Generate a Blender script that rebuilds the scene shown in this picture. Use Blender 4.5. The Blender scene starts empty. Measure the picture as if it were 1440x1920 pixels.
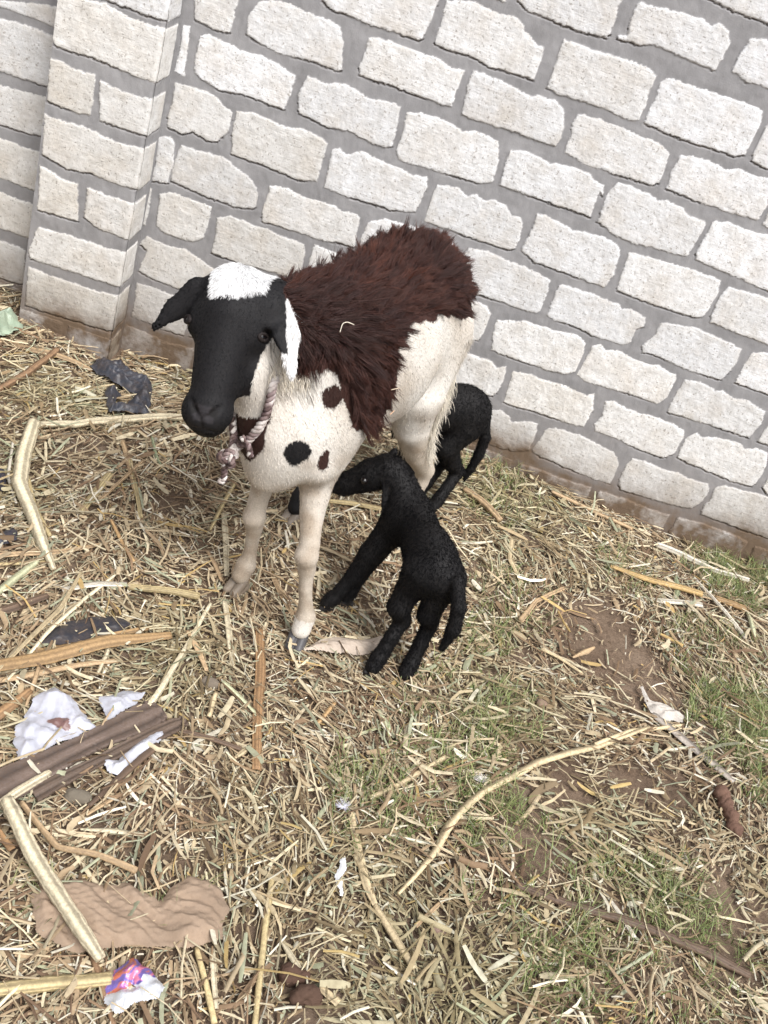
import bpy, math, random
import numpy as np
from mathutils import Matrix, Vector, noise as mnoise
rng = np.random.default_rng(11)
random.seed(4)
scn = bpy.context.scene
COL = scn.collection
# ------------------------------------------------------------------ camera
camd = bpy.data.cameras.new('camera')
camd.sensor_fit = 'HORIZONTAL'; camd.sensor_width = 36.0
camd.lens = 36.0*2011.69/1440.0
camd.clip_start = .05; camd.clip_end = 200
cam = bpy.data.objects.new('camera', camd); COL.objects.link(cam)
RX, RY, RZ = (0.94453,0.14998,0.2922), (-0.32686,0.51635,0.79154), (-0.03216,-0.84314,0.53673)
m = Matrix(((RX[0],RY[0],RZ[0],0),(RX[1],RY[1],RZ[1],0),(RX[2],RY[2],RZ[2],0),(0,0,0,1)))
cam.matrix_world = Matrix.Translation((0,-2.91552,1.54962)) @ m
scn.camera = cam
# ------------------------------------------------------------------ world and sun
SUN_EL, SUN_AZ = math.radians(55), math.radians(142)     # azimuth measured from +Y towards +X
w = bpy.data.worlds.new('World'); scn.world = w; w.use_nodes = True
nt = w.node_tree; nt.nodes.clear()
sky = nt.nodes.new('ShaderNodeTexSky'); sky.sky_type = 'NISHITA'; sky.sun_disc = False
sky.sun_elevation = SUN_EL; sky.sun_rotation = SUN_AZ
sky.air_density = 1.0; sky.dust_density = 4.0; sky.ozone_density = .6
hs = nt.nodes.new('ShaderNodeHueSaturation'); hs.inputs['Saturation'].default_value = .46
bg = nt.nodes.new('ShaderNodeBackground'); bg.inputs['Strength'].default_value = .135
wo = nt.nodes.new('ShaderNodeOutputWorld')
nt.links.new(sky.outputs[0], hs.inputs['Color']); nt.links.new(hs.outputs[0], bg.inputs[0]); nt.links.new(bg.outputs[0], wo.inputs[0])
sd = bpy.data.lights.new('sun', 'SUN'); sd.energy = SUN_E = 1.9; sd.angle = math.radians(28); sd.color = (1, .995, .98)
sun = bpy.data.objects.new('sun', sd); COL.objects.link(sun)
sdir = Vector((math.sin(SUN_AZ)*math.cos(SUN_EL), math.cos(SUN_AZ)*math.cos(SUN_EL), math.sin(SUN_EL)))
sun.rotation_euler = sdir.to_track_quat('Z', 'Y').to_euler(); sun.location = (0, -2, 4)
vs = scn.view_settings
vs.view_transform = 'Standard'; vs.look = 'None'; vs.gamma = 1; vs.use_curve_mapping = False; vs.exposure = .64
# ------------------------------------------------------------------ helpers
def vnoise(x, y, seed=0):
    x=np.asarray(x,float);y=np.asarray(y,float)
    xi=np.floor(x).astype(np.int64);yi=np.floor(y).astype(np.int64);fx=x-xi;fy=y-yi
    fx=fx*fx*(3-2*fx);fy=fy*fy*(3-2*fy)
    def h(a,b):
        n=(a*374761393+b*668265263+seed*974634777)&0x7fffffff
        n=((n^(n>>13))*1274126177)&0x7fffffff
        n=((n^(n>>15))*2246822519)&0x7fffffff
        return ((n^(n>>16))&0xffff)/65535.0
    return (h(xi,yi)*(1-fx)+h(xi+1,yi)*fx)*(1-fy)+(h(xi,yi+1)*(1-fx)+h(xi+1,yi+1)*fx)*fy
def fbm(x, y, seed=0, oct=3):
    s=0;a=.5;t=0
    for k in range(oct):
        s=s+a*vnoise(x*2**k,y*2**k,seed+k*17);t+=a;a*=.5
    return s/t
def H(x, y):                                               # height of the ground
    x=np.asarray(x,float);y=np.asarray(y,float)
    b=np.interp(x,[-1.6,-1.1,-.95,-.8,-.62,-.2,.3,.6,.9,1.3,2.],[0,0,-.01,-.05,-.06,-.02,0,-.02,-.045,-.04,-.04])
    w=np.clip(1+y/.7,0,1)
    r=b*w*w*(3-2*w)
    return r+.016*(vnoise(x*3+7,y*3+3,5)-.5)+.008*(vnoise(x*9,y*9,6)-.5)
def tag(o, label=None, cat=None, group=None, kind=None):
    if label: o['label']=label
    if cat: o['category']=cat
    if group: o['group']=group
    if kind: o['kind']=kind
    return o
def empty(name, loc=(0,0,0)):
    o=bpy.data.objects.new(name,None); o.location=loc; COL.objects.link(o); o.empty_display_size=.05
    return o
def mesh_np(name, V, F, mats, parent=None, smooth=True, attrs=None, fmat=None):
    """V (n,3), F (m,k) index array or list of such; world coordinates"""
    me=bpy.data.meshes.new(name)
    V=np.asarray(V,np.float32)
    if parent is not None: V=V-np.array(parent.location,np.float32)
    Fs=F if isinstance(F,list) else [F]
    n=sum(f.size for f in Fs); k=sum(len(f) for f in Fs)
    me.vertices.add(len(V)); me.loops.add(n); me.polygons.add(k)
    me.vertices.foreach_set('co',V.ravel())
    me.loops.foreach_set('vertex_index',np.concatenate([f.ravel() for f in Fs]).astype(np.int32))
    tot=np.concatenate([np.full(len(f),f.shape[1]) for f in Fs]).astype(np.int32)
    st=np.concatenate([[0],np.cumsum(tot)[:-1]]).astype(np.int32)
    me.polygons.foreach_set('loop_start',st); me.polygons.foreach_set('loop_total',tot)
    me.polygons.foreach_set('use_smooth',np.full(k,smooth,bool))
    if fmat is not None: me.polygons.foreach_set('material_index',np.asarray(fmat,np.int32))
    me.update(calc_edges=True); me.validate()
    for kx,v in (attrs or {}).items():
        v=np.asarray(v,np.float32)
        if v.ndim==2:
            a=me.color_attributes.new(kx,'FLOAT_COLOR','POINT')
            if v.shape[1]==3: v=np.c_[v,np.ones(len(v),np.float32)]
            a.data.foreach_set('color',v.ravel())
        else:
            a=me.attributes.new(kx,'FLOAT','POINT'); a.data.foreach_set('value',v)
    for mt in (mats if isinstance(mats,(list,tuple)) else [mats]): me.materials.append(mt)
    o=bpy.data.objects.new(name,me); COL.objects.link(o)
    if parent is not None: o.parent=parent
    return o
class NT:
    def __init__(s,name,rough=.8,spec=.3):
        s.m=bpy.data.materials.new(name); s.m.use_nodes=True; s.t=s.m.node_tree
        s.b=s.t.nodes['Principled BSDF']; s.b.inputs['Roughness'].default_value=rough
        s.b.inputs['Specular IOR Level'].default_value=spec
    def n(s,typ,**k):
        x=s.t.nodes.new(typ)
        for a,b in k.items():
            if a in x.inputs.keys(): x.inputs[a].default_value=b
            else: setattr(x,a,b)
        return x
    def l(s,a,b): s.t.links.new(a,b)
    def attr(s,name): return s.n('ShaderNodeAttribute',attribute_name=name)
    def coord(s): return s.n('ShaderNodeTexCoord').outputs['Object']
    def noise(s,scale,detail=3,rough=.6,vec=None):
        x=s.n('ShaderNodeTexNoise'); x.inputs['Scale'].default_value=scale; x.inputs['Detail'].default_value=detail; x.inputs['Roughness'].default_value=rough
        s.l(vec if vec is not None else s.coord(),x.inputs['Vector']); return x
    def ramp(s,fac,stops):
        r=s.n('ShaderNodeValToRGB'); e=r.color_ramp.elements
        e[0].position,e[0].color=stops[0][0],(*stops[0][1],1); e[1].position,e[1].color=stops[-1][0],(*stops[-1][1],1)
        for p,c in stops[1:-1]:
            q=e.new(p); q.color=(*c,1)
        s.l(fac,r.inputs[0]); return r.outputs[0]
    def mix(s,fac,a,b,blend='MIX'):
        x=s.n('ShaderNodeMix',data_type='RGBA',blend_type=blend)
        for v,i in ((fac,0),(a,6),(b,7)):
            if isinstance(v,(int,float)): x.inputs[i].default_value=v
            elif isinstance(v,tuple): x.inputs[i].default_value=(*v,1)
            else: s.l(v,x.inputs[i])
        return x.outputs[2]
    def bump(s,h,strength=.5,dist=.002,normal=None):
        x=s.n('ShaderNodeBump'); x.inputs['Strength'].default_value=strength; x.inputs['Distance'].default_value=dist
        s.l(h,x.inputs['Height'])
        if normal is not None: s.l(normal,x.inputs['Normal'])
        s.l(x.outputs[0],s.b.inputs['Normal']); return x.outputs[0]
def lin(*c):                                               # sRGB 0..255 to linear
    return tuple((v/255/12.92 if v/255<=.04045 else ((v/255+.055)/1.055)**2.4) for v in c)
BLOCKS=[[7,[[-804,1002],[-678,1036],[-688,1008],[-691,952],[-692,924],[-732,919],[-788,929]]],[7,[[-635,1020],[-603,1035],[-553,1041],[-492,1034],[-465,1038],[-421,1030],[-401,993],[-388,934],[-397,925],[-442,927],[-467,928],[-562,919],[-612,926],[-649,935],[-655,979]]],[6,[[-765,894],[-744,903],[-678,897],[-653,892],[-606,899],[-555,893],[-501,880],[-502,830],[-508,789],[-558,787],[-621,790],[-697,779],[-719,786],[-759,798],[-767,818]]],[6,[[-817,903],[-797,908],[-792,863],[-785,784],[-816,786],[-810,846]]],[5,[[-807,758],[-719,764],[-688,757],[-641,735],[-639,687],[-665,645],[-692,640],[-736,648],[-763,632],[-804,639],[-811,665],[-806,703]]],[5,[[-631,743],[-587,753],[-493,746],[-450,756],[-394,751],[-373,742],[-375,688],[-375,636],[-427,622],[-540,628],[-582,626],[-619,628],[-629,682]]],[6,[[-471,889],[-449,890],[-423,886],[-375,902],[-295,889],[-252,897],[-216,898],[-208,843],[-207,792],[-223,782],[-262,781],[-332,793],[-335,792],[-386,782],[-468,794],[-482,837]]],[4,[[-827,604],[-794,617],[-780,606],[-771,554],[-776,490],[-822,481],[-820,533],[-824,574]]],[4,[[-761,604],[-668,609],[-639,613],[-592,595],[-545,578],[-524,551],[-520,509],[-531,501],[-572,490],[-660,490],[-766,498],[-770,538]]],[3,[[-794,451],[-758,470],[-641,468],[-641,417],[-645,370],[-672,351],[-693,346],[-752,345],[-785,356],[-787,401]]],[5,[[-358,735],[-341,741],[-317,731],[-294,747],[-270,753],[-231,747],[-175,746],[-131,738],[-94,749],[-84,719],[-90,679],[-93,648],[-115,638],[-161,630],[-250,627],[-286,623],[-351,625],[-354,683]]],[4,[[-496,580],[-447,591],[-406,584],[-367,585],[-308,589],[-288,581],[-247,587],[-233,579],[-230,545],[-224,494],[-271,492],[-309,483],[-396,480],[-492,475],[-501,507]]],[3,[[-620,442],[-585,460],[-501,458],[-475,461],[-438,454],[-363,456],[-354,421],[-347,344],[-432,343],[-516,334],[-615,337],[-614,395]]],[2,[[-805,319],[-736,314],[-693,323],[-650,308],[-587,291],[-564,288],[-561,193],[-621,193],[-686,195],[-760,197],[-812,207],[-797,274],[-822,288]]],[1,[[-810,171],[-773,173],[-695,170],[-635,171],[-639,100],[-642,56],[-704,52],[-807,59],[-806,122]]],[4,[[-208,575],[-169,602],[-130,603],[-63,609],[-16,600],[30,603],[43,590],[56,541],[56,504],[-45,500],[-131,495],[-209,490],[-215,537]]],[5,[[-61,738],[-8,749],[27,736],[48,748],[80,740],[94,749],[133,748],[158,727],[180,731],[194,715],[201,669],[198,644],[176,634],[51,631],[-62,632],[-63,687]]],[6,[[-194,890],[-150,899],[-77,901],[-41,891],[-11,901],[55,899],[75,845],[78,793],[49,779],[-82,770],[-177,765],[-192,785],[-191,834]]],[4,[[76,604],[136,611],[190,608],[283,604],[320,593],[327,559],[329,499],[319,490],[262,486],[204,487],[129,485],[84,487],[71,560]]],[3,[[-75,456],[55,467],[136,465],[182,463],[199,446],[203,399],[194,355],[177,351],[161,345],[52,343],[-71,345]]],[8,[[-500,1122],[-307,1184],[-196,1189],[-200,1167],[-203,1152],[-205,1112],[-211,1071],[-222,1063],[-241,1064],[-295,1061],[-346,1059],[-426,1061],[-428,1060],[-464,1063],[-480,1076]]],[8,[[-183,1173],[-115,1191],[-90,1187],[-51,1184],[-6,1190],[15,1181],[26,1167],[54,1155],[62,1147],[83,1147],[88,1119],[88,1068],[49,1066],[-29,1062],[-83,1069],[-149,1064],[-179,1070],[-179,1117]]],[7,[[-342,1031],[-292,1037],[-220,1037],[-172,1038],[-121,1029],[-87,1033],[-87,1001],[-90,939],[-113,935],[-163,937],[-236,936],[-309,936],[-341,934],[-347,955],[-343,983]]],[7,[[-65,1040],[-34,1042],[45,1036],[92,1028],[113,1037],[156,1038],[186,1025],[201,988],[206,955],[199,933],[183,931],[141,932],[60,932],[28,929],[-33,927],[-57,931],[-62,964],[-66,1008]]],[6,[[93,888],[135,896],[195,891],[205,887],[214,894],[266,900],[313,896],[326,885],[356,883],[365,853],[352,863],[356,793],[310,793],[256,791],[238,793],[154,791],[99,792],[93,843]]],[9,[[-21,1264],[140,1316],[223,1326],[224,1306],[219,1283],[225,1261],[226,1226],[219,1215],[169,1209],[88,1209],[83,1211],[9,1213],[-16,1227]]],[9,[[263,1313],[311,1317],[348,1320],[422,1326],[445,1318],[462,1329],[493,1321],[505,1298],[505,1259],[499,1231],[480,1229],[420,1232],[328,1237],[307,1225],[246,1222],[244,1230],[267,1236],[259,1262],[258,1299]]],[8,[[123,1180],[165,1181],[232,1180],[285,1185],[353,1183],[373,1174],[371,1134],[376,1098],[372,1062],[358,1056],[240,1059],[150,1055],[125,1061],[126,1103]]],[8,[[398,1179],[425,1181],[450,1177],[491,1182],[547,1182],[608,1184],[649,1183],[660,1153],[661,1104],[659,1069],[639,1060],[540,1055],[468,1055],[387,1060],[389,1095],[392,1133],[387,1161]]],[9,[[547,1320],[573,1331],[664,1333],[755,1335],[768,1290],[774,1230],[639,1233],[582,1229],[540,1242],[537,1280]]],[8,[[684,1177],[768,1183],[881,1180],[896,1132],[909,1058],[729,1058],[714,1057],[683,1062],[676,1083],[677,1152]]],[7,[[225,1027],[279,1034],[352,1033],[404,1027],[443,1029],[480,1011],[487,977],[487,933],[475,923],[378,919],[287,917],[226,926],[228,970],[218,1002]]],[7,[[509,1019],[558,1028],[603,1026],[629,1023],[665,1034],[698,1031],[752,1038],[771,970],[766,931],[718,927],[636,924],[544,926],[510,929],[505,975]]],[10,[[362,1450],[466,1464],[654,1463],[687,1368],[570,1364],[517,1364],[479,1365],[423,1371],[383,1374]]],[6,[[389,903],[417,904],[477,901],[503,890],[519,900],[574,898],[589,885],[640,882],[645,876],[645,829],[638,781],[602,775],[552,774],[492,765],[434,770],[379,789],[376,817],[374,870]]],[6,[[662,890],[698,901],[754,898],[809,905],[926,905],[940,863],[957,768],[881,767],[819,771],[761,774],[663,782],[657,803],[658,846]]],[5,[[491,738],[538,747],[589,748],[651,753],[698,753],[750,750],[759,717],[757,676],[754,638],[732,630],[628,626],[504,630],[498,662],[493,713]]],[5,[[777,742],[822,747],[881,749],[1037,749],[1056,706],[1067,630],[952,629],[868,630],[778,633],[771,658],[768,707]]],[5,[[220,754],[248,757],[271,754],[330,745],[357,751],[415,755],[451,750],[470,727],[478,668],[469,628],[417,627],[322,626],[260,629],[217,644],[216,675],[223,712]]],[4,[[348,584],[356,596],[388,594],[447,598],[524,594],[537,585],[559,593],[610,584],[615,558],[596,541],[599,504],[583,489],[491,483],[434,492],[378,488],[351,493],[350,535]]],[4,[[655,587],[711,599],[752,605],[807,602],[839,600],[892,592],[897,546],[892,520],[881,486],[837,484],[765,483],[686,490],[642,487],[635,504],[654,549]]],[4,[[924,590],[962,609],[1151,605],[1168,558],[1180,488],[1023,492],[923,493],[919,554]]],[3,[[223,433],[303,458],[391,463],[451,471],[483,459],[489,422],[491,364],[466,346],[426,341],[349,339],[276,339],[243,343],[228,382]]],[3,[[504,454],[524,469],[544,455],[579,468],[618,461],[673,460],[697,465],[761,455],[767,422],[762,375],[748,354],[687,356],[607,350],[527,345],[498,359],[502,405]]],[3,[[789,454],[831,460],[870,455],[881,450],[899,459],[941,448],[974,456],[1040,441],[1047,403],[1038,348],[987,348],[895,346],[787,339],[782,381],[787,428]]],[3,[[1074,429],[1173,432],[1295,429],[1320,334],[1098,348],[1065,348],[1064,379]]],[2,[[4,307],[155,307],[255,308],[274,295],[300,311],[307,268],[302,220],[294,204],[263,199],[150,202],[9,204]]],[2,[[322,301],[378,313],[408,307],[461,312],[498,311],[547,305],[568,321],[584,273],[582,209],[543,202],[440,201],[334,196],[328,250]]],[1,[[164,161],[310,160],[330,171],[362,160],[376,147],[435,167],[451,168],[459,129],[461,75],[442,62],[412,53],[341,49],[271,43],[174,48]]],[1,[[481,159],[507,174],[572,179],[652,168],[696,164],[725,137],[731,84],[728,58],[676,56],[577,61],[477,70],[467,83],[479,126]]],[2,[[607,308],[630,319],[651,312],[680,310],[726,310],[771,315],[854,306],[864,284],[863,246],[862,219],[838,199],[758,199],[687,208],[617,207],[608,230],[618,260]]],[2,[[893,311],[911,303],[955,318],[1026,325],[1038,311],[1072,327],[1110,324],[1125,287],[1128,245],[1119,206],[1056,199],[1001,205],[914,208],[878,215],[873,245],[872,287]]],[2,[[1172,268],[1263,267],[1411,256],[1431,169],[1176,198],[1148,215],[1150,248]]],[1,[[755,163],[799,170],[859,164],[900,169],[935,164],[998,168],[1012,143],[1008,102],[993,73],[968,65],[917,59],[771,50],[752,70],[748,135]]],[1,[[1022,163],[1046,182],[1096,185],[1178,194],[1316,195],[1335,134],[1347,57],[1246,62],[1155,59],[1023,62],[1019,100],[1030,116]]],[6,[[-1428,794],[-1300,808],[-1111,850],[-1105,790],[-1118,788],[-1272,793],[-1298,789],[-1428,785]]],[5,[[-1451,749],[-1295,762],[-1228,769],[-1094,765],[-1092,706],[-1090,634],[-1212,631],[-1281,628],[-1441,615]]],[4,[[-1364,590],[-1278,593],[-1090,611],[-1086,560],[-1092,500],[-1195,490],[-1266,487],[-1354,479]]],[3,[[-1221,447],[-1092,457],[-1081,344],[-1106,335],[-1220,339]]],[3,[[-1456,444],[-1203,451],[-1193,438],[-1185,341],[-1191,339],[-1448,337]]],[2,[[-1348,288],[-1247,298],[-1184,295],[-1084,297],[-1077,197],[-1106,190],[-1235,191],[-1339,187]]],[1,[[-1406,145],[-1172,154],[-1151,149],[-1142,42],[-1159,36],[-1397,27]]]]
PILB=[[[-1121,888],[-1043,909],[-980,916],[-908,904],[-850,909],[-840,773],[-875,773],[-937,776],[-988,780],[-1043,776],[-1068,775],[-1094,778],[-1117,821]],[[-1102,744],[-1079,745],[-1043,740],[-979,740],[-977,692],[-977,638],[-1017,631],[-1096,635]],[[-966,733],[-929,728],[-888,725],[-844,737],[-838,633],[-892,632],[-950,632],[-963,697]],[[-1099,601],[-1070,596],[-997,603],[-907,593],[-843,603],[-831,492],[-867,482],[-953,486],[-1021,475],[-1090,491]],[[-1095,463],[-1050,452],[-1028,444],[-985,448],[-968,345],[-1013,340],[-1084,337]],[[-956,448],[-915,446],[-861,446],[-834,448],[-823,352],[-854,338],[-921,345],[-954,361]],[[-1078,288],[-996,295],[-880,297],[-835,308],[-826,206],[-853,196],[-965,191],[-1088,187],[-1096,207]],[[-1091,162],[-1006,158],[-904,160],[-826,171],[-820,63],[-841,52],[-933,45],[-1085,38]]]
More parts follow.
